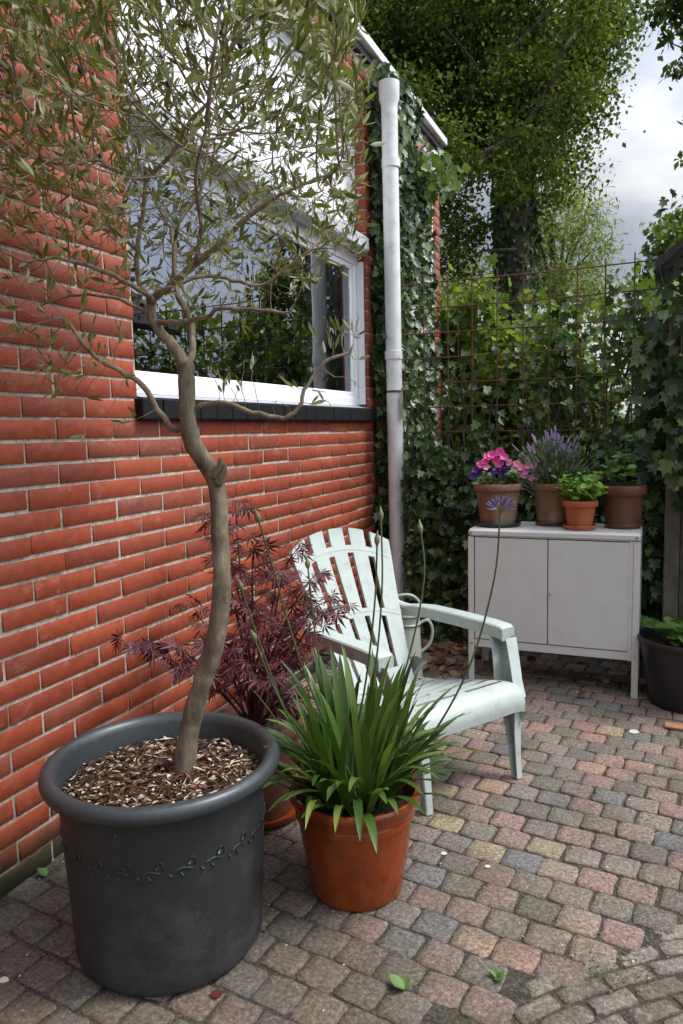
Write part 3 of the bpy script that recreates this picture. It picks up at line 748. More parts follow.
# large broad-leaved tree: ivy clad trunk with a long limb
base = np.array(at(514, 430, 13.0)); base[2] = 0
bt = thing('large_tree', tuple(base), 'big dark green tree with thick ivy clad trunk rising behind the fence', 'tree')
mb = MB()
tp = [base*[1, 1, 0]] + [at(*p, 13.0) for p in ((514, 400), (515, 320), (516, 250), (514, 190), (505, 120), (500, 40), (498, -60), (490, -200))]
mb.tube([rel(bt, p) for p in tp], [.42, .36, .33, .31, .29, .25, .2, .14, .06], 14)
for a_, b_ in (((514, 190), (590, 100)), ((505, 120), (440, 20)), ((500, 60), (600, -20)), ((520, 100), (600, 60)), ((516, 250), (450, 270)), ((515, 230), (560, 190))):
    p0, p1 = at(*a_, 12.6), at(*b_, 12.0+random.uniform(-1, 1)); mid = (p0+p1)/2+np.array([0, 0, .15])
    mb.tube([rel(bt, p) for p in (p0, mid, p1)], [.035, .022, .006], 6)
mb.build('trunk', M['tree_bark'], bt)
bl = [(500, 90, 46), (480, 150, 32), (530, 160, 30), (500, 20, 50), (380, 20, 50), (430, 60, 55), (400, 100, 40), (470, 20, 55), (520, 60, 55), (470, 110, 50), (560, 30, 50), (590, 45, 36), (550, 95, 42), (580, 108, 24),
      (500, 140, 40), (545, 140, 30), (578, 145, 14), (450, 205, 26), (462, 235, 22), (485, 225, 14), (545, 225, 9), (552, 172, 18), (582, 165, 13), (594, 178, 8), (450, 265, 20), (470, 290, 12), (440, 150, 34), (605, 15, 26), (628, 5, 18), (606, 72, 14),
      (500, -50, 80), (400, -60, 60), (600, -70, 60), (340, 40, 40), (545, 200, 14), (566, 195, 8), (360, 90, 50), (510, 190, 18), (600, 120, 9), (635, 30, 8)]
o, _ = leaf_blobs([tuple(rel(bt, B(x, y, 13.4+random.uniform(-1.6, 1.2), r)[:3]))+(B(x, y, 12.5, r)[3],) for x, y, r in bl], 64000, T_RHOMB, M['tree_leaf'], bt, (.065, .115), clump=16, csp=.15)
# ivy on the trunk
def trunk_ivy(n):
    t = RNG.random(n); a = RNG.uniform(0, 2*math.pi, n); i = t*4
    P = np.array([np.interp(i, range(5), [rel(bt, tp[k])[j] for k in range(1, 6)]) for j in range(3)]).T
    r_ = .30+.08*RNG.random(n); return P+np.stack([r_*np.cos(a), r_*np.sin(a), RNG.normal(size=n)*.05], 1)
ivy_cloud(2600, trunk_ivy, M['ivy_leaf'], bt, (.06, .11), (0, -1, .3), name='ivy_leaves')

# second tree behind the roof
base = np.array(at(398, 430, 15.0)); base[2] = 0
t2 = thing('roofside_tree', tuple(base), 'dark tree rising behind the house roof edge, left of the big trunk', 'tree')
mb = MB(); P = [at(*p, 15) for p in ((398, 300), (398, 120), (399, 60), (401, 0), (404, -120))]
mb.tube([rel(t2, base)]+[rel(t2, p) for p in P], [.3, .26, .2, .17, .14, .06], 10)
for b_ in ((455, 5), (470, -30), (350, 0), (440, 60)):
    p0, p1 = at(397, 62, 15), at(*b_, 14.5); mb.tube([rel(t2, p) for p in (p0, (p0+p1)/2+[0, 0, -.1], p1)], [.09, .07, .03], 7)
lp = [at(*p, d) for p, d in (((398, 235), 14.5), ((425, 195), 12.5), ((445, 176), 11.0), ((478, 158), 10.8), ((515, 139), 10.6), ((534, 115), 10.5), ((548, 90), 10.4), ((562, 50), 10.4), ((572, 12), 10.4), ((580, -50), 10.4))]
LPX, lw = smooth_path(lp, [.15, .11, .092, .076, .062, .050, .042, .034, .025, .012], 4)
mb.tube([rel(t2, p) for p in LPX], lw*(1+.05*RNG.normal(size=len(lw))), 10)
for a_, b_ in (((515, 139), (552, 165)), ((548, 90), (588, 88)), ((562, 50), (600, 20))):
    p0, p1 = at(*a_, 10.6), at(*b_, 10.6+random.uniform(-.5, .8)); mb.tube([rel(t2, p) for p in (p0, (p0+p1)/2+np.array([0, 0, .1]), p1)], [.03, .02, .006], 6)
mb.build('trunk', M['tree_bark'], t2)
bl = [(360, 0, 60), (400, 10, 60), (420, 80, 55), (440, 30, 50), (380, -70, 80), (420, 150, 40), (460, -40, 60), (350, 60, 50)]
leaf_blobs([tuple(rel(t2, B(x, y, 10.2, r)[:3]))+(B(x, y, 10.2, r)[3],) for x, y, r in ((470, 170, 22), (505, 128, 16), (530, 145, 22), (560, 110, 22), (552, 60, 16), (585, 85, 20), (590, 30, 22), (450, 140, 26), (560, 165, 14), (580, 0, 24), (500, 170, 16))], 4200, T_RHOMB, M['tree_leaf'], t2, (.05, .09), name='near_leaves', csp=.11)
leaf_blobs([tuple(rel(t2, B(x, y, 15.5+random.uniform(-1, 1.5), r)[:3]))+(B(x, y, 15.5, r)[3],) for x, y, r in bl], 9000, T_RHOMB, M['tree_leaf'], t2, (.12, .20), csp=.2)

# pale feathery tree to the right of the trunk
base = np.array(at(560, 430, 22.0)); base[2] = 0
t3 = thing('feathery_tree', tuple(base), 'pale green feathery tree far behind, between the big trunk and the sky', 'tree')
mb = MB(); P = [at(*p, 22) for p in ((558, 400), (556, 320), (553, 260), (552, 215))]
mb.tube([rel(t3, base)]+[rel(t3, p) for p in P], [.3, .24, .18, .1, .03], 9)
tips = [(530, 215), (545, 200), (570, 198), (590, 215), (597, 245), (585, 270), (535, 250), (520, 235), (600, 290), (575, 235)]
for b_ in tips:
    p0, p1 = at(556, 310, 22), at(*b_, 22+random.uniform(-1, 1)); mb.tube([rel(t3, p) for p in (p0, (p0+p1)/2+[0, 0, .3], p1)], [.08, .045, .008], 5)
mb.build('trunk', M['tree_bark'], t3)
bl = [(x, y, 20) for x, y in tips]+[(555, 240, 26), (560, 280, 30), (540, 290, 26), (590, 300, 20), (520, 270, 24), (450, 245, 18), (470, 265, 22), (490, 290, 22), (455, 290, 22), (445, 320, 20)]
leaf_blobs([tuple(rel(t3, B(x, y, 22+random.uniform(-1, 1), r)[:3]))+(B(x, y, 22, r)[3],) for x, y, r in bl], 13000, T_LANCE, M['feather_leaf'], t3, (.12, .22), csp=.2)

# tree at the upper right edge
base = np.array(at(740, 430, 9.0)); base[2] = 0
t4 = thing('right_edge_tree', tuple(base), 'dark leafy branches reaching into the sky at the right edge', 'tree')
mb = MB(); P = [at(*p, 9) for p in ((740, 300), (738, 150), (735, 20), (740, -100))]
mb.tube([rel(t4, base)]+[rel(t4, p) for p in P], [.16, .14, .11, .08, .03], 9)
for b_ in ((655, 8), (668, 42), (678, 66), (690, 160), (682, 120)):
    p0, p1 = at(737, b_[1]+40, 9), at(*b_, 9); mb.tube([rel(t4, p) for p in (p0, (p0+p1)/2+[0, 0, .06], p1)], [.03, .018, .004], 5)
mb.build('trunk', M['tree_bark'], t4)
bl = [(672, 3, 16), (656, 14, 12), (690, 12, 26), (668, 40, 7), (672, 68, 7), (684, 68, 8), (686, 122, 4), (690, 160, 8), (740, 60, 45), (740, -40, 60), (745, 180, 40), (690, -30, 30)]
leaf_blobs([tuple(rel(t4, B(x, y, 9+random.uniform(-.2, .2), r)[:3]))+(B(x, y, 9, r)[3],) for x, y, r in bl], 4500, T_RHOMB, M['tree_leaf'], t4, (.07, .12), csp=.05)

# shrubs in the neighbouring garden seen through the mesh
def shrub(name, px, d, blobs, n, mat, size, label, T=T_IVY, csp=.12):
    b0 = np.array(at(px, 430, d)); b0[2] = 0
    s_ = thing(name, tuple(b0), label, 'shrub')
    bb = [tuple(rel(s_, B(x, y, d+random.uniform(-.5, .5), r)[:3]))+(B(x, y, d, r)[3],) for x, y, r in blobs]
    mb = MB()
    for b_ in bb:
        e_ = np.array(b_[:3]); st = np.array([e_[0]*.25, e_[1]*.25, 0.])
        mb.tube([st, (st+e_)/2+np.array([0, 0, .1]), e_], [.025, .016, .005], 5)
    mb.build('stems', M['ivy_stem'], s_)
    leaf_blobs(bb, n, T, mat, s_, size, 'leaves', .9, 7, csp); return s_
shrub('bright_shrub', 480, 7.5, [(450, 330, 26), (470, 310, 20), (455, 370, 28), (485, 350, 26), (500, 390, 28), (470, 410, 26), (520, 360, 22), (540, 395, 24), (450, 430, 26), (510, 430, 28), (545, 330, 12)], 3600,
      M['bush_leaf'], (.07, .12), 'bright yellow-green shrub behind the fence, beside the house corner')
shrub('twiggy_shrub', 560, 6.6, [(560, 330, 18), (575, 360, 22), (545, 350, 18), (600, 400, 22), (560, 400, 26), (590, 430, 26), (540, 440, 26), (625, 320, 18), (645, 300, 20), (620, 360, 16), (650, 340, 24)], 2300,
      M['ivy_light'], (.06, .10), 'loose green shrub behind the middle of the fence')
shrub('conifer_shrub', 690, 7.5, [(672, 232, 14), (668, 250, 16), (682, 222, 10), (690, 240, 20), (660, 275, 20), (690, 290, 34), (700, 340, 40)], 5000,
      M['ivy_light'], (.05, .10), 'tall green shrub rising above the fence at the right edge', T_RHOMB, .07)
# pale slatted garden panel glimpsed through the hedge
pn = thing('white_slat_panel', tuple(at(503, 430, 8.6)*[1, 1, 0]), 'pale slatted panel glimpsed through the hedge above the petunia pot', 'fence panel')
for k in range(4):
    mb = MB(); mb.rbox((-.28+k*.14, -.01, .9), (-.22+k*.14, .01, 1.85), .003); mb.build('slat', M['white'], pn, False)
mb = MB(); mb.rbox((-.32, .012, 1.78), (.32, .04, 1.84), .003); mb.rbox((-.32, .012, 0), (-.26, .05, 1.77), .003); mb.rbox((.26, .012, 0), (.32, .05, 1.77), .003); mb.build('frame', M['white'], pn, False)

# far planting: continuous low greenery beyond, and the garden's other side (seen mirrored in the window)
def far_green(n):
    x = RNG.uniform(-14, 22, n); y = RNG.uniform(16, 20, n); z = RNG.random(n)*(2.0+.5*np.sin(x*1.3)+3.2*np.clip((x-1.5)/3, 0, 1)*(.8+.3*np.sin(x*.9))); return np.stack([x, y, z], 1)
P = far_green(18000); V, F = scatter(*T_RHOMB, P, rand_dirs(len(P)), rand_dirs(len(P), .6), RNG.uniform(.18, .35, len(P)))
fg = np_mesh('distant_greenery', V, F, M['bush_leaf']); tag(fg, 'blurred distant garden greenery beyond the fence', 'greenery', kind='stuff')
def side_green(n):
    y = RNG.uniform(2.0, 13, n); x = 3.3+RNG.random(n)*1.0+ .1*y; z = RNG.random(n)*(2.35+.35*np.sin(y*1.1)+.35*np.sin(y*2.7+1)); return np.stack([x, y, z], 1)
P = side_green(34000); V, F = scatter(*T_IVY, P, rand_dirs(len(P), -.4), rand_dirs(len(P), .4)+np.array([-.8, 0, 0]), RNG.uniform(.05, .10, len(P)))
hd = thing('side_hedge', (0, 0, 0), 'tall hedge on the far side of the garden, mirrored in the window', 'hedge')
np_mesh('leaves', V, F, M['ivy_leaf'], hd)

# ------------------------------------------------------------------ pots
def fins(o): return o
def pot_profile(rt, rb, h, lip=.03, lt=.008, wall=.014, ring=True):
    p = [(0, 0), (rb-.004, 0), (rb, .005)]
    for t in np.linspace(.1, 1, 6): p.append((rb+(rt-lt-rb)*t*(h-lip)/h, (h-lip)*t))
    p += [(rt-.002, h-lip+.002), (rt, h-lip+.006), (rt, h-.006), (rt-.004, h), (rt-wall+.003, h), (rt-wall, h-.005), (rt-wall-.006, h-.05), (rt-wall-.02, h-.09)]
    return p
# --- anthracite planter
OP = (-1.302, 1.675, 0)
op = thing('anthracite_planter', OP, 'large dark grey plastic planter with rolled rim and embossed leaf band', 'planter')
rt, rb, h = .337, .268, .565
prof = [(0, .006), (rb-.03, .006), (rb-.012, .010), (rb, .03)]
for t in np.linspace(.1, 1, 8): prof.append((rb+(rt-.045-rb)*t, .03+(h-.085)*t))
mb = MB(); mb.lathe(prof, n=72); mb.build('body', M['anthracite'], op)
a = np.linspace(-.35*math.pi, 1.25*math.pi, 14)
rimp = [(rt-.042, h-.050), (rt-.020, h-.050)]+[(rt-.022+.022*math.cos(q), h-.024+.024*math.sin(q)) for q in np.linspace(-.42*math.pi, .62*math.pi, 12)]
rimp += [(rt-.040, h-.008), (rt-.048, h-.026), (rt-.054, h-.09), (rt-.066, h-.14)]
mb = MB(); mb.lathe(rimp, n=72); mb.build('rim', M['anth_rim'], op)
# embossed band of leaves and scrolls
mb = MB(); zb = h-.195; nb = 22
def pr(a_, z, out=0.0): r_ = rb+(rt-.045-rb)*((z-.03)/(h-.085))+out; return (r_*math.cos(a_), r_*math.sin(a_), z)
for k in range(nb):
    a0_ = k*2*math.pi/nb; s_ = .30
    w_ = 2*math.pi/nb
    mb.tube([pr(a0_+w_*t, zb+.006*math.sin(t*2*math.pi), .001) for t in np.linspace(0, .55, 7)], .0028, 6)
    mb.tube([pr(a0_+w_*(.55+.12*math.sin(t)), zb+.014-.016*math.cos(t), .001) for t in np.linspace(.2, 5.2, 10)], .0026, 6)
    for t, dz in ((.15, -.016), (.35, .014), (.8, -.014)):
        mb.tube([pr(a0_+w_*t, zb+dz*.3, .0012), pr(a0_+w_*(t+.08), zb+dz*.9, .002), pr(a0_+w_*(t+.16), zb+dz*1.25, .0005)], [.001, .0045, .0008], 6)
mb.build('embossed_band', M['anthracite'], op)
# soil mound
SOILZ = .492
def mound(r, z, hgt, parent, mat, nr=14, na=40, rough=.006):
    V = [(0, 0, z+hgt)]; F = []
    for i in range(1, nr+1):
        for j in range(na):
            q = r*i/nr; a_ = 2*math.pi*j/na
            V.append((q*math.cos(a_), q*math.sin(a_), z+hgt*(1-(i/nr)**2)+random.gauss(0, rough)*(i < nr)))
    for j in range(na): F.append((0, 1+j, 1+(j+1) % na))
    for i in range(nr-1):
        for j in range(na): a_ = 1+i*na; F.append((a_+j, a_+na+j, a_+na+(j+1) % na, a_+(j+1) % na))
    mb = MB(); mb.add(V, F); return mb.build('soil', mat, parent)
so = mound(.281, SOILZ-.015, .02, op, M['soil'])
n = 3600; a_ = RNG.uniform(0, 2*math.pi, n); r_ = .273*np.sqrt(RNG.random(n))
P = np.stack([r_*np.cos(a_), r_*np.sin(a_), SOILZ-.012+.02*(1-(r_/.281)**2)+RNG.random(n)*.014], 1)
D = RNG.normal(size=(n, 3))*[1, 1, .22]; D[:, 2] = np.clip(D[:, 2], -.2, .2)*np.linalg.norm(D[:, :2], axis=1); Nn = RNG.normal(size=(n, 3))*.3+[0, 0, 1]
S = np.stack([RNG.uniform(.007, .018, n), RNG.uniform(.010, .032, n), np.full(n, .02)], 1)
S[:150] = np.stack([RNG.uniform(.010, .022, 150), RNG.uniform(.035, .07, 150), np.full(150, .03)], 1); P[:150, 2] += .006
V, F = scatter(*T_RHOMB, P, D, Nn, S); tag(np_mesh('wood_chips', V, F, M['chips'], op), kind='stuff')

# --- glazed terracotta pot
TP = (-.882, 2.103, 0)
tpn = thing('glazed_terracotta_pot', TP, 'glossy orange-brown terracotta pot holding the strap-leaved plant', 'flower pot')
rt, rb, h = .211, .150, .338
prof = [(0, 0), (rb-.006, 0), (rb, .007)]
for t in np.linspace(.08, 1, 8): prof.append((rb+(.187-rb)*t, (h-.085)*t))
prof += [(.193, h-.082), (.194, h-.066), (.191, h-.060), (.196, h-.056), (.200, h-.034), (.206, h-.030), (rt, h-.022), (rt, h-.008), (rt-.006, h), (rt-.016, h-.001), (rt-.022, h-.008), (rt-.030, h-.06)]
mb = MB(); mb.lathe(prof, n=72); mb.build('body', M['terra'], tpn)
mound(.182, h-.055, .012, tpn, M['soil'])

# --- maple pot with saucer
MP = (-1.43, 2.42, 0)
mp = thing('brown_terracotta_pot', MP, 'brown terracotta pot of the red maple, half hidden behind the grey planter', 'flower pot')
mb = MB(); mb.lathe([(q[0], q[1]+.012) for q in pot_profile(.185, .14, .36, .05)], n=56); mb.build('body', M['terra_brown'], mp)
mound(.16, .325, .012, mp, M['soil'])
ms = MB(); ms.lathe([(0, .0), (.17, 0), (.185, .006), (.205, .034), (.205, .04), (.196, .04), (.18, .012), (0, .010)], n=56)
ms = ms.build('saucer', M['terra'], None); ms.location = MP; tag(ms, 'terracotta saucer on the paving under the maple pot', 'saucer')

# ------------------------------------------------------------------ olive tree
OT = np.array(at(183, 786, 2.055)); OT[2] = SOILZ-.02
ol = thing('olive_tree', tuple(OT), 'slender olive tree with a winding bare trunk in the grey planter', 'tree')
def on(px, py, dd=0.0): return np.array(at(px, py, 2.055+dd))-OT
tr_px = [(183, 792), (184, 775), (187, 745), (193, 715), (203, 680), (213, 650), (219, 620), (222, 580), (220, 540), (219, 505), (216, 483), (209, 468), (200, 455), (192, 441), (188, 420), (187, 395), (186, 372), (184, 360)]
tr_w = [13, 12, 11, 10.4, 10, 9.8, 9.8, 9.4, 9, 9, 9, 9.4, 8.6, 9, 8.4, 8.0, 8.2, 9]
mb = MB()
P = [on(x, y, .02*math.sin(i*.8)) for i, (x, y) in enumerate(tr_px)]
P, w_ = smooth_path(P, [q/360 for q in tr_w], 5)
w_ = w_*(1+.04*RNG.normal(size=len(w_)))
w_[0:3] *= 1.15
mb.tube(P, w_, 16)
for px, py in ((218, 482), (214, 476)):     # pruned stub
    mb.tube([on(px, py), on(px+6, py-10, -.01), on(px+7, py-18, -.01)], [.016, .009, .006], 8)
mb.build('trunk', M['olive_bark'], ol)
# main limbs (px, py, depth offset), start radius
LIMBS = [
 ([(184, 362, 0), (172, 345, 0), (160, 332, 0), (153, 318, .01), (151, 300, .02), (160, 293, 0), (170, 286, -.02), (196, 264, -.05), (219, 245, -.08), (236, 228, -.1), (262, 205, -.12)], .018, .006),
 ([(186, 366, 0), (192, 350, .03), (190, 320, .05), (178, 295, .06), (175, 268, .08), (172, 230, .1)], .012, .007),
 ([(187, 425, 0), (176, 430, .0), (162, 416, -.03), (143, 386, -.06), (120, 371, -.08), (95, 357, -.1), (78, 335, -.1), (62, 318, -.1)], .011, .005),
 ([(189, 412, 0), (206, 404, -.03), (225, 403, -.05), (253, 412, -.08), (283, 418, -.1), (298, 408, -.1), (308, 384, -.1), (327, 361, -.1), (350, 353, -.1)], .0085, .0045),
 ([(152, 302, .01), (139, 280, .0), (137, 250, -.02), (143, 215, -.04), (146, 180, -.06)], .009, .005),
 ([(154, 300, 0), (130, 285, -.05), (95, 268, -.1), (60, 258, -.12), (30, 262, -.15)], .009, .004),
 ([(158, 322, 0), (178, 322, -.06), (200, 318, -.1), (222, 309, -.14), (250, 309, -.16), (290, 313, -.18)], .0085, .004),
 ([(176, 283, -.02), (210, 276, .04), (240, 282, .08), (262, 285, .1), (285, 268, .1), (310, 250, .1)], .007, .004),
 ([(146, 180, -.06), (120, 172, -.1), (95, 160, -.14), (65, 165, -.18), (20, 155, -.2)], .006, .003),
 ([(146, 180, -.06), (175, 150, -.1), (190, 120, -.12), (215, 95, -.12)], .006, .003),
 ([(172, 230, .1), (200, 190, .14), (208, 140, .18), (212, 80, .2)], .006, .003),
 ([(155, 318, 0), (120, 300, .08), (80, 295, .14), (40, 305, .18)], .006, .003),
 ([(137, 250, -.02), (110, 225, .06), (90, 190, .12), (60, 140, .16)], .006, .003),
 ([(262, 205, -.12), (290, 190, -.12), (325, 175, -.1), (350, 165, -.08)], .005, .003),
 ([(172, 230, .1), (150, 190, .2), (130, 140, .26), (120, 90, .3)], .005, .003),
 ([(196, 264, -.05), (200, 225, -.2), (195, 180, -.3), (205, 130, -.36)], .006, .003),
]
seeds = []      # nodes: position, parent, min radius
npos, npar, nrad = [], [], []
for path, ra, rb_ in LIMBS:
    P = [on(*p) for p in path]; P, w_ = smooth_path(P, np.linspace(ra, rb_, len(path)), 4)
    # resample so nodes are ~3 cm apart
    P = P+RNG.normal(size=P.shape)*.0018
    # connect to nearest existing node
    par = -1
    if npos:
        d_ = np.linalg.norm(np.array(npos)-P[0], axis=1); j = int(d_.argmin())
        if d_[j] < .12: par = j
    for i in range(len(P)):
        npos.append(P[i]); npar.append(par if i == 0 else len(npos)-2); nrad.append(w_[i])
# space colonisation of the crown
cen = on(188, 135); NA = 5600
A = []
while len(A) < NA:
    q = RNG.normal(size=3); q /= np.linalg.norm(q); rr = RNG.random()**.42
    lat = q*rr
    up = lat[2]*(.78 if lat[2] > 0 else .46)
    p_ = cen + np.array([lat[0]*.70, lat[1]*.70, up])
    A.append(p_)
# extra side sprays low on left and right
for (x, y, dd, r_, k_) in ((345, 340, -.1, .06, 40), (35, 340, -.1, .14, 90), (90, 365, -.1, .10, 60), (250, 370, -.1, .08, 24), (330, 385, -.1, .05, 14), (10, 250, -.1, .15, 90), (345, 190, -.05, .12, 80), (350, 90, -.1, .10, 70), (30, 60, -.25, .16, 120), (100, 0, -.3, .16, 100), (320, 60, -.3, .16, 100), (240, 30, -.3, .18, 120), (375, 130, -.1, .06, 30)):
    for _ in range(k_): A.append(on(x, y, dd)+RNG.normal(size=3)*r_*.6)
A = np.array(A)
# keep clear of the house wall
A = A[(A+OT)[:, 0] > WX+.06]
HR = np.array([math.cos(YAW), math.sin(YAW), 0])
A = A[(A @ HR < .56) & (A @ HR > -.74)]
STEP, DI, DK = .025, .22, .031
N = list(npos); PAR = list(npar)
alive = np.ones(len(A), bool)
Narr = np.array(N)
near_i = np.zeros(len(A), int); near_d = np.full(len(A), 9.)
for i0 in range(0, len(Narr), 200):
    dd_ = np.linalg.norm(A[:, None]-Narr[None, i0:i0+200], axis=2); j = dd_.argmin(1); m_ = dd_[np.arange(len(A)), j]
    k = m_ < near_d; near_d[k] = m_[k]; near_i[k] = j[k]+i0
for it in range(90):
    use = alive & (near_d < (DI if it > 6 else .5))
    if not use.any(): break
    dirs = {}
    for a_i in np.nonzero(use)[0]:
        v = A[a_i]-N[near_i[a_i]]; v = v/(np.linalg.norm(v)+1e-9)
        dirs.setdefault(near_i[a_i], []).append(v)
    newi = []
    for k, vs in dirs.items():
        v = np.sum(vs, 0)+RNG.normal(size=3)*.30+np.array([0, 0, .12])
        nrm = np.linalg.norm(v)
        if nrm < .05: continue
        N.append(N[k]+v/nrm*STEP); PAR.append(int(k)); newi.append(len(N)-1)
    if not newi: break
    Q = np.array([N[i] for i in newi])
    dd_ = np.linalg.norm(A[:, None]-Q[None], axis=2); j = dd_.argmin(1); m_ = dd_[np.arange(len(A)), j]
    k = m_ < near_d; near_d[k] = m_[k]; near_i[k] = np.array(newi)[j[k]]
    alive &= near_d > DK
    if len(N) > 18000: break
N = np.array(N); nN = len(N); nL = len(npos)
kids = [[] for _ in range(nN)]
for i, p_ in enumerate(PAR):
    if p_ >= 0: kids[p_].append(i)
rad = np.zeros(nN)
for i in range(nN-1, -1, -1):
    if not kids[i]: rad[i] = .0009
    else: rad[i] = min(sum(rad[k]**2.6 for k in kids[i])**(1/2.6), .0075)
for i in range(nL): rad[i] = max(min(rad[i], nrad[i]), nrad[i]*.92)
# tubes along chains: follow the thickest child
mbs = MB(); done = np.zeros(nN, bool)
order = sorted(range(nN), key=lambda i: (PAR[i] != -1, i))
for i in range(nN):
    if done[i]: continue
    chain = [i] if PAR[i] < 0 else [PAR[i], i]; done[i] = True; c_ = i
    while kids[c_]:
        cand = [k for k in kids[c_] if not done[k]]
        if not cand: break
        c_ = max(cand, key=lambda k: rad[k]); done[c_] = True; chain.append(c_)
    if len(chain) > 1:
        rr = rad[chain].copy()
        if PAR[i] >= 0: rr[0] = rr[1]
        mbs.tube(N[chain], rr, 7 if rr.max() > .004 else 4, False)
mbs.build('branches', M['olive_twig'], ol, True, 80)
# leaves in opposite pairs on the young wood
LP, LD, LN, LS = [], [], [], []
cam_l = _C-OT
for i in range(nL, nN):
    if rad[i] > .0022: continue
    h_ = N[i][2]+OT[2]
    tip = not kids[i]
    outer = np.linalg.norm((N[i]-cen)/np.array([.62, .62, .70]))
    pb = np.interp(h_, [1.6, 1.95, 2.25, 2.5], [.15, .20, .46, .95])*np.interp(outer, [.4, .9], [.40, 1.2])
    if tip: pb = max(pb, .22)*1.25
    p_ = PAR[i]; d_ = N[i]-N[p_]; d_ = d_/(np.linalg.norm(d_)+1e-9)
    reps = 1+int(tip)+int(tip and RNG.random() < .5)
    for _ in range(reps):
        if RNG.random() > pb: continue
        s_ = unit(np.cross(d_, RNG.normal(size=3)))
        for sg in (1, -1):
            dr = d_*RNG.uniform(.6, 1.2)+s_*sg*RNG.uniform(.25, .6)+np.array([0, 0, .55])
            LP.append(N[i]+RNG.normal(size=3)*.004); LD.append(dr); LN.append(np.cross(s_, d_)+RNG.normal(size=3)*.5)
            L_ = RNG.uniform(.025, .050); LS.append((L_*RNG.uniform(.95, 1.2), L_, L_))
V, F = scatter(*T_LANCE, np.array(LP), np.array(LD), np.array(LN), np.array(LS))
np_mesh('leaves', V, F, M['olive_leaf'], ol)
print('olive nodes', nN, 'leaves', len(LP))
# small black fruits
for px, py, dd in ((168, 84, -.1), (232, 36, -.2), (222, 34, -.2), (240, 45, -.2), (250, 50, -.2), (8, 90, -.3), (100, 157, -.1), (122, 104, -.1), (80, 70, -.1)):
    mb = MB(); c = on(px, py, dd); mb.lathe([(0, -.009), (.005, -.007), (.0072, 0), (.005, .007), (0, .009)], tuple(c), 10)
    mb.build('olive', M['blackpot'], ol)

# ------------------------------------------------------------------ Japanese maple
jm = thing('japanese_maple', (MP[0], MP[1], .33), 'small dark red Japanese maple with feathery leaves against the brick wall', 'shrub')
JO = np.array([MP[0], MP[1], .33])
def jn(px, py, d): return np.array(at(px, py, d))-JO
paths = []
for tip, d in (((235, 500), 2.95), ((258, 540), 2.9), ((300, 545), 2.8), ((330, 600), 2.7), ((345, 605), 2.62), ((230, 560), 3.0), ((190, 600), 2.85), ((150, 645), 2.7), ((120, 640), 2.65), ((210, 640), 2.7), ((265, 620), 2.7),
               ((290, 590), 2.9), ((310, 640), 2.7), ((240, 600), 2.8), ((275, 570), 2.95), ((180, 665), 2.6), ((300, 690), 2.65), ((215, 515), 3.1), ((245, 660), 2.65), ((275, 670), 2.6), ((320, 570), 2.75)):
    e_ = jn(*tip, d)
    if (e_+JO)[0] < WX+.07: e_[0] = WX+.07-JO[0]
    b_ = np.array([random.uniform(-.03, .03), random.uniform(-.03, .03), 0])
    m1 = b_*.6+e_*np.array([.30, .30, .45]); m2 = e_*np.array([.72, .72, .85])+RNG.normal(size=3)*.015
    paths.append(smooth_path([b_, m1, m2, e_], [.006, .0045, .0028, .0012], 5))
mb = MB()
for P, w_ in paths: mb.tube(P, w_, 6)
mb.build('stems', M['maple_stem'], jm)
LP, LD, LN, LS = [], [], [], []
for P, w_ in paths:
    for t in range(6, len(P)):
        for _ in range(2):
            d_ = unit(P[t]-P[t-1]); sdir = unit(RNG.normal(size=3)*[1, 1, .3])
            q = P[t]+sdir*RNG.uniform(.01, .06)
            q[0] = max(q[0]+JO[0], WX+.03)-JO[0]
            LP.append(q); LD.append(sdir*.7+d_*.3+np.array([.15, -.25, -.55])); LN.append(np.array([.35, -.55, .75])+RNG.normal(size=3)*.35); LS.append(RNG.uniform(.042, .078))
V, F = scatter(*T_PALM, np.array(LP), np.array(LD), np.array(LN), np.array(LS)); np_mesh('leaves', V, F, M['maple_leaf'], jm)

# ------------------------------------------------------------------ agapanthus in the terracotta pot
ag = thing('agapanthus', (TP[0], TP[1], .29), 'clump of long green strap leaves with thin budded stalks in the glazed pot', 'plant')
AO = np.array([TP[0], TP[1], .29])
def strap(mb, b, az, L, lean, w, droop):
    n_ = 11; P = []; d_h = np.array([math.cos(az), math.sin(az), 0]); el = math.pi/2-lean; p = np.array(b, float)
    s_ = L/(n_-1); V = []
    for i in range(n_):
        t = i/(n_-1); e_ = el-droop*t*t
        T_ = d_h*math.cos(e_)+np.array([0, 0, math.sin(e_)])
        side = np.cross(T_, [0, 0, 1]); side = side/(np.linalg.norm(side)+1e-9); nn_ = np.cross(side, T_)
        wd = w*(.55+1.0*t)*(1-t**4.5)*.85+.0006 if t > 0 else w*.5
        V += [p-side*wd-nn_*wd*-.25, p, p+side*wd-nn_*wd*-.25]
        p = p+T_*s_
    F = []
    for i in range(n_-1):
        a_ = i*3; F += [(a_, a_+1, a_+4, a_+3), (a_+1, a_+2, a_+5, a_+4)]
    mb.add(V, F)
mb = MB()
for i in range(175):
    rr = .12*math.sqrt(random.random())
    ba = random.uniform(0, 2*math.pi); b_ = (rr*math.cos(ba), rr*math.sin(ba), -.005)
    az = ba+random.gauss(0, .5); k = random.random()
    if i < 60:      # upright centre
        lean = random.uniform(.05, .38); L = random.uniform(.34, .50); droop = random.uniform(.1, .8)
    else:           # arching outer leaves
        lean = random.uniform(.35, .95); L = random.uniform(.28, .43); droop = random.uniform(.5, 1.5)
    strap(mb, b_, az, L, lean, random.uniform(.010, .0165), droop)
mb.build('leaves', M['strap_leaf'], ag)
def an(px, py, d): return np.array(at(px, py, d))-AO
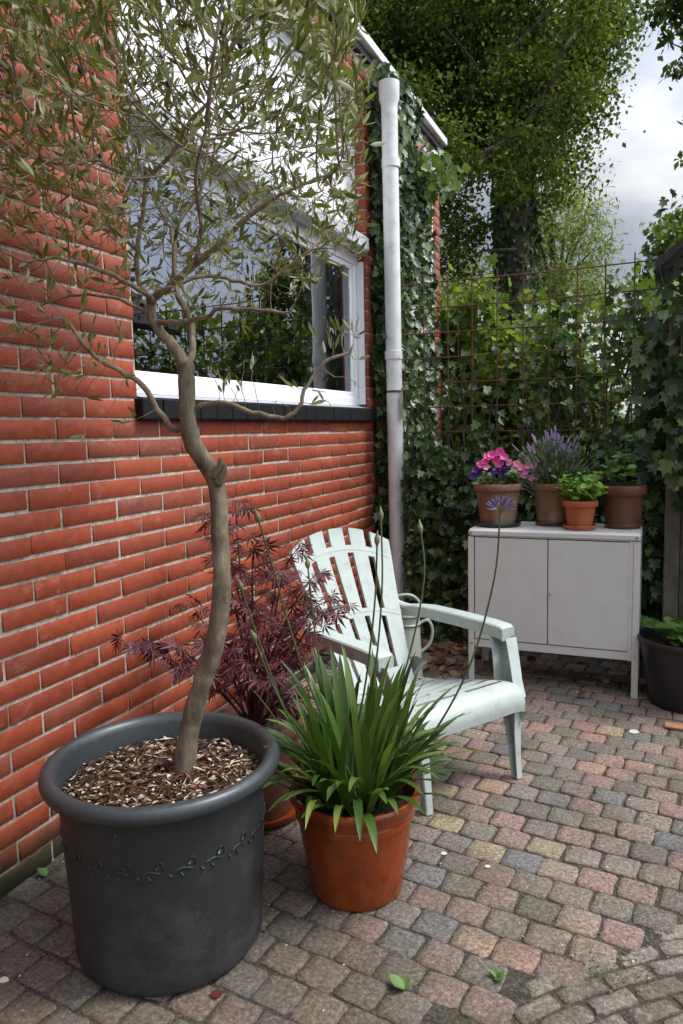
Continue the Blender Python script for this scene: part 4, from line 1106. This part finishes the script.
tips = [((259, 522), 2.15, [(275, 575), (300, 660), (335, 745)], 'bud'), ((377, 545), 2.3, [(375, 600), (366, 680), (352, 760)], 'bud'), ((421, 533), 2.45, [(424, 580), (408, 660), (375, 760)], 'bud'),
        ((500, 512), 2.25, [(494, 580), (468, 670), (425, 745), (380, 790)], 'flower'), ((242, 590), 2.2, [(262, 650), (290, 720), (330, 775)], 'bud'), ((255, 640), 2.1, [(275, 690), (305, 745), (335, 785)], 'bud'),
        ((308, 568), 2.35, [(316, 640), (330, 720), (345, 780)], 'bud'), ((381, 520), 2.4, [(382, 590), (374, 680), (358, 770)], 'bud')]
for (tx, ty), d, mid, kind in tips:
    P = [an(tx, ty, d)]+[an(x, y, d+(2.36-d)*(k+1)/(len(mid)+1)) for k, (x, y) in enumerate(mid)]+[np.array([random.uniform(-.03, .03), random.uniform(-.03, .03), 0])]
    P, w_ = smooth_path(P[::-1], np.linspace(.0042, .0028, len(P)), 6)
    mb = MB(); mb.tube(P, w_, 8); st = mb.build('flower_stalk', M['stalk'], ag)
    e_ = P[-1]; dr = unit(P[-1]-P[-3])
    if kind == 'bud':
        L_ = .042 if ty < 550 else .034
        mb = MB(); mb.tube([e_-dr*.003, e_+dr*L_*.25, e_+dr*L_*.5, e_+dr*L_*.8, e_+dr*L_*1.15], [.003, .0085, .009, .0045, .0006], 10); mb.build('bud', M['bud'], st)
    else:
        mb = MB(); fl = MB()
        for k in range(26):
            a_ = random.uniform(0, 6.28); el = random.uniform(.1, 1.4)
            dd_ = np.array([math.cos(a_)*math.cos(el), math.sin(a_)*math.cos(el), math.sin(el)]); L_ = random.uniform(.022, .034)
            mb.tube([e_, e_+dd_*L_], [.0012, .001], 5)
            q = e_+dd_*L_; fl.tube([q, q+dd_*.010, q+dd_*.026], [.0012, .0042, .0008], 6)
        mb.build('umbel', M['bud'], st); fl.build('florets', M['blue_fl'], st)

# ------------------------------------------------------------------ garden chair
CH = thing('garden_chair', (-.65, 2.814, 0), 'pale green plastic garden chair with slatted fan back facing right', 'chair', None, -R(32.7))
cm = M['chair']
def slab_grid(nu, nv, fn, th, holes, name, parent):
    """grid surface fn(s,t)->(p, normal) with rectangular holes, given thickness"""
    us = [i/nu for i in range(nu+1)]; vs = [j/nv for j in range(nv+1)]
    top = {}; V = []; F = []
    cells_ = [(i, j) for i in range(nu) for j in range(nv) if not holes((i+.5)/nu, (j+.5)/nv)]
    def vid(i, j, k):
        key = (i, j, k)
        if key not in top:
            p, n_ = fn(us[i], vs[j]); top[key] = len(V); V.append(np.array(p)-np.array(n_)*th*k)
        return top[key]
    cs = set(cells_)
    for i, j in cells_:
        F.append((vid(i, j, 0), vid(i+1, j, 0), vid(i+1, j+1, 0), vid(i, j+1, 0)))
        F.append((vid(i, j+1, 1), vid(i+1, j+1, 1), vid(i+1, j, 1), vid(i, j, 1)))
        for di, dj, a_, b_ in ((-1, 0, (i, j+1), (i, j)), (1, 0, (i+1, j), (i+1, j+1)), (0, -1, (i, j), (i+1, j)), (0, 1, (i+1, j+1), (i, j+1))):
            if (i+di, j+dj) not in cs: F.append((vid(*a_, 0), vid(*a_, 1), vid(*b_, 1), vid(*b_, 0)))
    mb = MB(); mb.add(V, F); return mb.build(name, cm, parent, True, 35)
def interp_path(pts, t):
    pts = np.array(pts, float); d_ = np.concatenate([[0], np.cumsum(np.linalg.norm(np.diff(pts, axis=0), axis=1))]); d_ /= d_[-1]
    return np.array([np.interp(t, d_, pts[:, k]) for k in range(pts.shape[1])])
# seat: profile in (u, z), front apron included
SP, _ = smooth_path([(-.66, 0, .285), (-.52, 0, .30), (-.38, 0, .335), (-.24, 0, .372), (-.12, 0, .40), (-.05, 0, .405), (-.008, 0, .385), (.012, 0, .345), (.010, 0, .30)], [1]*9, 4)
def seat_fn(s_, t_):
    p = interp_path(SP, s_); q = interp_path(SP, min(s_+.01, 1)); r0 = interp_path(SP, max(s_-.01, 0)); T_ = unit(q-r0)
    n_ = np.array([-T_[2], 0, T_[0]])
    hw = np.interp(s_, [0, .5, .85, 1], [.235, .262, .275, .270]); w_ = (t_*2-1)*hw
    edge = abs(t_*2-1)
    z = p[2]+.010*edge**4 - (.018*edge**8) + (.012*math.cos(math.pi*(t_-.5))*-1 if s_ < .7 else 0)
    return (p[0], w_, z), n_
def seat_holes(s_, t_):
    if not (.06 < t_ < .94): return False
    if .46 < t_ < .54: return False
    return any(abs(s_-q) < .0185 for q in (.105, .215, .325, .435, .545, .655, .765))
slab_grid(120, 44, seat_fn, .005, seat_holes, 'seat', CH)
# seat side skirts
# back: fan shape (u, z) centre line bending
BP, _ = smooth_path([(-.60, 0, .26), (-.66, 0, .34), (-.75, 0, .50), (-.835, 0, .66), (-.905, 0, .80), (-.965, 0, .935), (-.985, 0, .995)], [1]*7, 4)
def back_fn(s_, t_):
    tt = t_*2-1
    hw = np.interp(s_, [0, .25, .5, .8, 1.0], [.205, .225, .240, .262, .268])
    smax = 1-.105*abs(tt)**2.2
    s2 = s_*smax
    p = interp_path(BP, s2); T_ = unit(interp_path(BP, min(s2+.01, 1))-interp_path(BP, max(s2-.01, 0)))
    n_ = unit(np.array([T_[2], -.18*tt, -T_[0]]))
    hw = np.interp(s2, [0, .25, .5, .8, 1.0], [.172, .204, .240, .282, .300])
    curve = .030*tt*tt
    ridge = -.0035*math.cos(tt*math.pi*2.5)**2 if 0 else 0
    return (p[0]+curve, tt*hw, p[2]+ridge), n_
def back_holes(s_, t_):
    cols = [k/5 for k in range(1, 5)]
    for ci, c_ in enumerate(cols):
        if abs(t_-c_) < .0275:
            if s_ > .89: return True
            if .50 < s_ < .845-.01*(ci % 2): return True
            if .10 < s_ < .455: return True
    return False
slab_grid(84, 100, back_fn, .017, back_holes, 'backrest', CH)
# rim around the back edge and two raised cross ribs
mb = MB()
for sl in (.866, .478):
    mb.tube([np.array(back_fn(sl, t)[0])+np.array([-.008, 0, -.003]) for t in np.linspace(.01, .99, 22)], .0105, 8)
mb.build('cross_rail', cm, CH)
# armrests: box profile swept from the back to the front, leaving out the underside
def arm(sg):
    pts = [(-.80, .285, .60, .020), (-.74, .315, .606, .032), (-.66, .335, .611, .040), (-.45, .338, .617, .040), (-.25, .336, .620, .041), (-.16, .335, .617, .040), (-.142, .335, .608, .037)]
    V = []; F = []; th_ = .055
    for (u, w_, z, hw) in pts:
        w_ *= sg; c_ = .006
        prof = [(-hw, -th_), (-hw, -c_), (-hw+c_, 0), (hw-c_, 0), (hw, -c_), (hw, -th_), (hw-.006, -th_), (hw-.006, -.010), (-hw+.006, -.010), (-hw+.006, -th_)]
        V += [(u, w_+a_, z+b_) for a_, b_ in prof]
    k = 10
    for i in range(len(pts)-1):
        for j in range(k): F.append((i*k+j, i*k+(j+1) % k, (i+1)*k+(j+1) % k, (i+1)*k+j))
    F += [tuple(range(6)), tuple((len(pts)-1)*k+j for j in range(6))]
    mb = MB(); mb.add(V, F)
    # flare joining the arm to the back
    P, w2 = smooth_path([(-.90, sg*.245, .70), (-.865, sg*.25, .64), (-.82, sg*.268, .60), (-.76, sg*.30, .585)], [.010, .016, .020, .020], 4)
    mb.tube(P, w2, 10)
    return mb.build('armrest', cm, CH, True, 35)
arm(1); arm(-1)
def u_channel(path, wu, ww, name):
    """open channel leg: path of (u,w,z), half sizes along u and w"""
    V, F = [], []
    for (p, a_, b_) in zip(path, wu, ww):
        u, w_, z = p; t_ = .005; sg = 1 if w_ > 0 else -1
        prof = [(-a_, -b_*sg), (-a_, (b_-.004)*sg), (-a_+.004, b_*sg), (a_-.004, b_*sg), (a_, (b_-.004)*sg), (a_, -b_*sg), (a_-t_, -b_*sg), (a_-t_, (b_-t_)*sg), (-a_+t_, (b_-t_)*sg), (-a_+t_, -b_*sg)]
        V += [(u+q, w_+r_, z) for q, r_ in prof]
    k = 10; n_ = len(path)
    for i in range(n_-1):
        for j in range(k): F.append((i*k+j, i*k+(j+1) % k, (i+1)*k+(j+1) % k, (i+1)*k+j))
    mb = MB(); mb.add(V, F)
    if path[0][2] < .01:                   # closed toe of the foot
        u, w_, z = path[0]; e_ = mb.v[-1]; mb.n = 0; mb.v = []; F = list(mb.f); mb.f = []
        mb.add(e_, F+[tuple(range(6)), (0, 5, 6, 9)])
    return mb.build(name, cm, CH, True, 35)
for sg in (1, -1):
    u_channel([(-.012, sg*.250, .004), (-.022, sg*.250, .10), (-.036, sg*.254, .20), (-.052, sg*.262, .28), (-.075, sg*.276, .345)], [.018, .020, .026, .038, .062], [.016, .017, .020, .024, .026], 'leg')
    u_channel([(-.080, sg*.284, .34), (-.105, sg*.296, .40), (-.135, sg*.312, .50), (-.165, sg*.326, .57)], [.064, .056, .050, .050], [.028, .030, .032, .034], 'arm_post') 
    u_channel([(-.80, sg*.235, .004), (-.775, sg*.235, .12), (-.73, sg*.232, .22), (-.665, sg*.23, .32), (-.62, sg*.228, .37)], [.018, .022, .03, .042, .05], [.016, .017, .018, .020, .02], 'leg')
# skirt joining front and rear legs below the seat
for sg in (1, -1):
    n_ = 24; V, F = [], []
    for i in range(n_+1):
        s_ = i/n_; (u, w_, z), _n = seat_fn(.04+s_*.86, 1 if sg > 0 else 0)
        dz = .045+.085*abs(s_*2-1)**2.5
        V += [(u, w_, z), (u, w_+sg*.003, z-dz), (u, w_-sg*.004, z-dz), (u, w_-sg*.006, z-.004)]
    for i in range(n_): 
        for j in range(4): F.append((i*4+j, i*4+(j+1) % 4, (i+1)*4+(j+1) % 4, (i+1)*4+j))
    mb = MB(); mb.add(V, F); mb.build('seat_skirt', cm, CH)

# ------------------------------------------------------------------ enamel jug behind the chair
JG = (-1.325, 3.99, 0)
jg = thing('enamel_jug', JG, 'tall pale sage enamel jug with lid and handle behind the chair', 'jug')
mb = MB(); mb.lathe([(0, .002), (.088, .002), (.092, .01), (.086, .15), (.080, .30), (.078, .352), (.083, .358), (.083, .364), (.078, .368), (.079, .398), (.083, .404), (.083, .412), (.076, .412)], n=40); mb.build('body', M['enamel'], jg)
mb = MB(); mb.lathe([(.0835, .354), (.0855, .358), (.0835, .362)], n=40); mb.lathe([(.0835, .405), (.0857, .409), (.0835, .413)], n=40); mb.build('rim_line', M['enamel_dark'], jg)
mb = MB(); mb.lathe([(.082, .414), (.078, .430), (.05, .446), (0, .452)], n=40); mb.build('lid', M['enamel'], jg)
hd_ = np.array([CR[0], CR[1], 0])
mb = MB(); P, w_ = smooth_path([tuple(hd_*.076+np.array([0, 0, .36])), tuple(hd_*.125+np.array([0, 0, .375])), tuple(hd_*.150+np.array([0, 0, .32])), tuple(hd_*.135+np.array([0, 0, .24])), tuple(hd_*.084+np.array([0, 0, .19]))], [.009]*5, 6)
mb.tube(P, w_, 10); mb.build('handle', M['enamel'], jg)
mb = MB(); P, w_ = smooth_path([tuple(hd_*-.085+np.array([0, 0, .43])), tuple(hd_*-.085+np.array([0, 0, .49])), tuple(hd_*-.04+np.array([0, 0, .525])), tuple(hd_*.03+np.array([0, 0, .525])), tuple(hd_*.075+np.array([0, 0, .485])), tuple(hd_*.08+np.array([0, 0, .43]))], [.008]*6, 6)
mb.tube(P, w_, 10); mb.build('carry_handle', M['enamel'], jg)

# ------------------------------------------------------------------ cabinet
CB = thing('metal_cabinet', (-1.005, 4.17, 0), 'off-white metal two-door cabinet on legs with flower pots on top', 'cabinet')
cw, cd, chh = .925, .40, .900; zb = .205
c = M['cabinet']
mb = MB(); mb.rbox((0, -.004, chh-.045), (cw, cd, chh), .012); mb.build('top', c, CB, False)
mb = MB(); mb.rbox((.034, .006, zb), (cw-.034, .016, zb+.045), .002); mb.box((.034, .016, zb+.01), (cw-.034, cd-.01, zb+.02))
mb.box((.004, .036, zb), (.010, cd-.036, chh-.046)); mb.box((cw-.010, .036, zb), (cw-.004, cd-.036, chh-.046)); mb.box((.034, cd-.012, zb), (cw-.034, cd-.006, chh-.046)); mb.build('body', c, CB, False)
for x in (0, cw):
    for y in (0, cd):
        sx = 1 if x == 0 else -1; sy = 1 if y == 0 else -1
        mb = MB(); x0, x1 = sorted((x, x+sx*.034)); y0_, y1_ = sorted((y, y+sy*.003)); mb.rbox((x0, y0_, 0), (x1, y1_+0.0, chh-.046), .0012)
        x0, x1 = sorted((x, x+sx*.003)); y0_, y1_ = sorted((y+sy*.0031, y+sy*.036)); mb.rbox((x0, y0_, 0), (x1, y1_, chh-.046), .0012)
        if y == 0 and x > 0: mb.rbox((x-.056, .0035, .204), (x-.0345, .018, chh-.046), .001)
        lg = mb.build('leg', c, CB, False)
        if y == 0:
            for z in (chh-.022, zb+.022):
                mb = MB(); mb.lathe([(.0075, 0), (.006, .004), (0, .005)], (0, 0, 0), 12); s_ = mb.build('screw', M['steel'], lg)
                s_.rotation_euler = (R(90), 0, 0); s_.location = (x+sx*.018, -.001 if z < .5 else -.0045, z)
dz0, dz1 = zb+.050, chh-.050
for k, (a_, b_) in enumerate(((.037, cw*.4465-.002), (cw*.4465+.002, cw-.037))):
    a_, b_ = (.037, cw/2-.0175) if k == 0 else (cw/2-.0125, cw-.056)
    mb = MB(); mb.rbox((a_, .003, dz0), (b_, .020, dz1), .003); d_ = mb.build('door', c, CB, False)
    if k == 1:
        mb = MB(); mb.lathe([(.005, 0), (.005, .012), (.011, .016), (.011, .022), (0, .024)], (0, 0, 0), 16); kn = mb.build('door_knob', M['steel'], d_); kn.rotation_euler = (R(90), 0, 0); kn.location = (cw/2-.004, .002, .55)
mb = MB(); mb.box((.034, .022, zb+.046), (cw-.034, .026, chh-.046)); mb.build('shadow_gap', M['dark_and_shade'], CB, False)

TOPZ = .9005
def small_pot(name, x, y, rt, rb, h, mat, label, sauc_mat, sr, slabel, lip=.04, base=TOPZ):
    s_ = MB(); s_.lathe([(0, 0), (sr-.016, 0), (sr-.008, .003), (sr, .022), (sr-.002, .026), (sr-.007, .025), (sr-.015, .008), (0, .007)], n=40)
    s_ = s_.build('saucer', sauc_mat); s_.location = (x, y, base); tag(s_, slabel, 'saucer', 'saucers on the cabinet')
    p = thing(name, (x, y, base+.0075), label, 'flower pot', 'pots on the cabinet')
    mb = MB(); mb.lathe(pot_profile(rt, rb, h, lip), n=48); mb.build('body', mat, p)
    mound(rt-.02, h-.028, .008, p, M['soil'], 6, 24, .003)
    return (x, y, base+.0075+h-.02)
c1 = small_pot('flower_pot', -.868, 4.345, .140, .100, .242, M['terra_old'], 'limewashed old terracotta pot of pink and purple petunias on the cabinet', M['blackpot'], .135, 'dark saucer under the petunia pot')
c2 = small_pot('flower_pot', -.570, 4.445, .120, .085, .240, M['terra_old'], 'faded brown terracotta pot of lavender on the cabinet', M['terra_brown'], .100, 'brown saucer under the lavender pot')
c3 = small_pot('flower_pot', -.400, 4.290, .096, .064, .155, M['terra_new'], 'small bright orange pot of basil on the cabinet', M['terra_new'], .092, 'orange saucer under the small basil pot', .035)
c4 = small_pot('flower_pot', -.180, 4.410, .122, .093, .232, M['terra_brown'], 'dark brown terracotta pot of leafy seedlings at the right end of the cabinet', M['terra_brown'], .100, 'dark brown saucer under the seedling pot', .055)

def bushy(name, c_, label, n, r_, hh, T, mat, size, lname='leaves', stemn=14, droop=.0, low=.0):
    t_ = thing(name, c_, label, 'plant')
    ends = []; mb = MB()
    for i in range(stemn):
        a_ = random.uniform(0, 6.28); rr = r_*math.sqrt(random.random()); e_ = np.array([rr*math.cos(a_), rr*math.sin(a_), hh*random.uniform(.45, 1)*(1-.4*(rr/r_)**2)])
        b_ = e_*np.array([.25, .25, 0]); P, w_ = smooth_path([b_, (b_+e_)/2+[0, 0, .01], e_], [.0022, .0018, .001], 4); mb.tube(P, w_, 5); ends.append(P)
    mb.build('stems', M['stalk'], t_)
    P = np.array([ends[random.randrange(stemn)][random.randrange(3, 9)] for _ in range(n)])+RNG.normal(size=(n, 3))*.010
    d_ = RNG.normal(size=(n, 3))*[1, 1, .35]+np.array([0, 0, .25+droop]); Nn = RNG.normal(size=(n, 3))*.4+[0, -.2, 1]
    V, F = scatter(*T, P, d_, Nn, RNG.uniform(*size, size=n)); np_mesh(lname, V, F, mat, t_); return t_, ends
# petunias
pt, ends = bushy('petunia_plant', c1, 'trailing petunia with pink, magenta and dark purple flowers', 260, .15, .12, T_OVAL, M['midgreen'], (.025, .042), stemn=18)
def flowers(parent, name, pts, r_, mat):
    for p in pts:
        mb = MB(); p = np.array(p); n_ = unit(np.array([random.uniform(-.4, .4), -1+random.uniform(-.2, .3), random.uniform(.2, .9)])); X = unit(np.cross(n_, [0, 0, 1])); Y = np.cross(n_, X)
        k = 15; V = [p-n_*r_*.1]
        for ring_, fr in ((.55, .12), (1.0, .38)):
            for j in range(k):
                a_ = j*2*math.pi/k; rr = r_*ring_*(1 if j % 3 or ring_ < 1 else .82)*random.uniform(.92, 1.06); V.append(p+X*rr*math.cos(a_)+Y*rr*math.sin(a_)+n_*r_*(fr+random.uniform(-.1, .1)*ring_))
        V.append(p-n_*r_*.8)
        mb.add(V, [(0, 1+j, 1+(j+1) % k) for j in range(k)]+[(1+j, 1+k+j, 1+k+(j+1) % k, 1+(j+1) % k) for j in range(k)]+[(2*k+1, 1+(j+1) % k, 1+j) for j in range(k)])
        mb.build(name, mat, parent, False)
pp = lambda px, py, d=4.30: tuple(np.array(at(px, py, d+.30))-np.array(c1))
flowers(pt, 'flower', [pp(x, y, 4.0) for x, y in ((486, 462), (492, 455), (500, 452), (496, 460), (488, 457), (504, 458), (481, 465), (499, 464))], .027, M['magenta'])
flowers(pt, 'flower', [pp(x, y, 3.98) for x, y in ((517, 464), (521, 468), (528, 466), (535, 470), (524, 476), (531, 478), (537, 477), (518, 476), (526, 472), (515, 470), (487, 468), (533, 465), (540, 473), (510, 463))], .023, M['pink'])
flowers(pt, 'flower', [pp(x, y, 3.99) for x, y in ((480, 474), (474, 476), (486, 477), (492, 474), (498, 472), (504, 476), (508, 472), (496, 478), (502, 468), (489, 472), (512, 478), (476, 470), (506, 466))], .024, M['purple'])
# lavender
lv = thing('lavender', c2, 'lavender with grey-green foliage and hazy purple flower spikes', 'plant')
for i in range(80):
    a_ = random.uniform(0, 6.28); L_ = random.uniform(.20, .32); ln = abs(random.gauss(0, .40)); e_ = np.array([math.cos(a_)*math.sin(ln)*L_*1.3, math.sin(a_)*math.sin(ln)*L_*.8, L_*math.cos(ln)])
    P, w_ = smooth_path([e_*[.1, .1, 0], e_*[.4, .4, .5], e_], [.0012]*3, 3); mb = MB(); mb.tube(P, w_, 4); st = mb.build('stem', M['stalk'], lv)
    d_ = unit(e_); prof = [(0, 0)]
    for k in range(random.randint(4, 7)): prof += [(random.uniform(.004, .0075), .003+.009*k), (.0025, .007+.009*k)]
    prof += [(0, .012+.009*k)]
    fl = MB(); fl.lathe(prof, (0, 0, 0), 7); V_ = fl.v[0]+RNG.normal(size=fl.v[0].shape)*.0010
    q_ = Vector((0, 0, 1)).rotation_difference(Vector(d_)).to_matrix().to_4x4(); fl.v[0] = xf(V_, q_)+e_-d_*.03
    fl.build('flower_spike', M['lav'], st, False)
n = 1300; P = RNG.normal(size=(n, 3))*[.065, .06, .055]+[0, 0, .09]; V, F = scatter(*T_LANCE, P, P*[1.5, 1.5, 1]+[0, 0, .12], rand_dirs(n), RNG.uniform(.035, .06, n)); np_mesh('leaves', V, F, M['grey_green'], lv)
bushy('basil', c3, 'bright lime-green basil bushing over the small orange pot', 330, .155, .20, T_OVAL, M['basil'], (.032, .058), stemn=22)
bushy('seedling_plant', c4, 'leafy green seedlings in the dark brown pot', 120, .12, .30, T_OVAL, M['midgreen'], (.035, .065), stemn=9)

# black planter at the right edge
bp = thing('black_planter', (.16, 4.20, 0), 'black plastic planter on the ground at the right edge', 'planter')
mb = MB(); mb.lathe(pot_profile(.25, .19, .36, .03), n=48); mb.build('body', M['blackpot'], bp); mound(.22, .31, .01, bp, M['soil'], 6, 24)
bushy('hosta', (.16, 4.20, .33), 'broad-leaved green plant in the black planter at the right edge', 75, .20, .10, T_OVAL, M['hosta'], (.07, .11), stemn=14)

# ------------------------------------------------------------------ ground litter, moss, weeds
def on_ground(px, py): q = ray(px, py); t = -CAMZ/q[2]; return _C+q*t
n = 5200
x = RNG.uniform(-1.9, .7, n); y = RNG.uniform(1.2, 4.8, n)
k = noise2(x, y, 1.1, 2)+RNG.normal(size=n)*.25 > .12; x, y = x[k], y[k]; n = len(x)
P = np.stack([x, y, np.full(n, .0015)], 1); V, F = scatter(*T_RHOMB, P, rand_dirs(n)*[1, 1, .15], RNG.normal(size=(n, 3))*.25+[0, 0, 1], RNG.uniform(.004, .012, n))
g = np_mesh('grit', V, F, M['grit']); tag(g, 'pale grit and plant crumbs scattered over the paving', 'litter', kind='stuff')
P = []
for px, py, r_, m_ in ((582, 950, .10, 500), (560, 930, .10, 300), (660, 880, .10, 700), (660, 780, .12, 500), (640, 740, .15, 600), (630, 760, .1, 300), (460, 880, .08, 350), (500, 870, .05, 150), (425, 862, .05, 120), (540, 690, .2, 500), (600, 710, .15, 400), (40, 885, .08, 160), (600, 960, .06, 200), (670, 830, .08, 300)):
    c_ = on_ground(px, py); q = RNG.normal(size=(m_, 3))*[r_, r_*.8, .001]+c_; P.append(q)
P = np.concatenate(P); P[:, 2] = -.002; P = P[P[:, 0] > WX+.02]; n = len(P)
V, F = scatter(*T_RHOMB, P, RNG.normal(size=(n, 3))*[1, 1, .4]+[0, 0, .3], rand_dirs(n), RNG.uniform(.003, .008, n)); g = np_mesh('moss', V, F, M['moss']); tag(g, 'olive-green moss growing in the paving joints', 'moss', kind='stuff')
# dead leaves behind the chair, under the hedge
n = 420; P = np.stack([RNG.uniform(-1.75, .2, n), 4.75-RNG.random(n)**1.5*.65, np.full(n, .008)+RNG.random(n)*.03], 1)
P = P[~((P[:, 0] > -1.02) & (RNG.random(n) < .93))]; n = len(P)
V, F = scatter(*T_OVAL, P, rand_dirs(n)*[1, 1, .3], RNG.normal(size=(n, 3))*.5+[0, -.2, 1], RNG.uniform(.04, .085, n)); g = np_mesh('leaf_litter', V, F, M['dead_leaf']); tag(g, 'brown dead leaves lying under the ivy behind the chair', 'dead leaves', kind='stuff')
# scattered single petals
for k_, (px, py, mat, L_, lab) in enumerate(((629, 733, M['petal'], .05, 'pale fallen leaf on the paving in front of the cabinet'), (210, 996, M['maple_leaf'], .035, 'small dark red fallen leaf beside the base of the grey planter'), (-1, 982, M['petal'], .03, 'white petal on the paving at the lower left edge'),
                                     (441, 855, M['petal'], .022, 'tiny white petal on the paving right of the glazed pot'), (485, 868, M['petal'], .02, 'tiny white petal between two pavers in the middle of the paving'))):
    P = np.array([on_ground(px, py)+[0, 0, .006]]); V, F = scatter(*T_OVAL, P, np.array([[1., .3, .1]]), np.array([[0., -.3, 1]]), [L_]); o = np_mesh('fallen_leaf', V, F, mat); tag(o, lab, 'leaf', 'single fallen leaves on the paving')
def weed(px, py, n, L_, lab, spread=1.0):
    c_ = on_ground(px, py); t_ = MB(); a_ = RNG.uniform(0, 2*math.pi, n); D = np.stack([np.cos(a_)*spread, np.sin(a_)*spread, RNG.uniform(.4, 1.2, n)], 1)
    V, F = scatter(*T_OVAL, np.repeat([[0, 0, 0.]], n, 0), D, RNG.normal(size=(n, 3))*.2+[0, 0, 1], RNG.uniform(.7, 1.1, n)*L_); o = np_mesh('weed', V, F, M['midgreen']); o.location = tuple(c_); tag(o, lab, 'weed', 'weeds in the paving joints')
weed(404, 990, 3, .05, 'small weed with a pointed leaf in front of the glazed pot'); weed(496, 978, 9, .028, 'tiny tufted weed where the straight and curved paving meet'); weed(46, 876, 4, .04, 'grass-like weed at the foot of the brick wall', .8)
mb = MB(); mb.rbox((-.05, -.03, 0), (.05, .03, .012), .002); o = mb.build('tile_fragment', M['tile'], None, False); o.location = tuple(on_ground(676, 728)+[0, 0, .002]); o.rotation_euler = (0, 0, -.1); tag(o, 'flat orange brick fragment on the paving by the black planter', 'brick fragment')
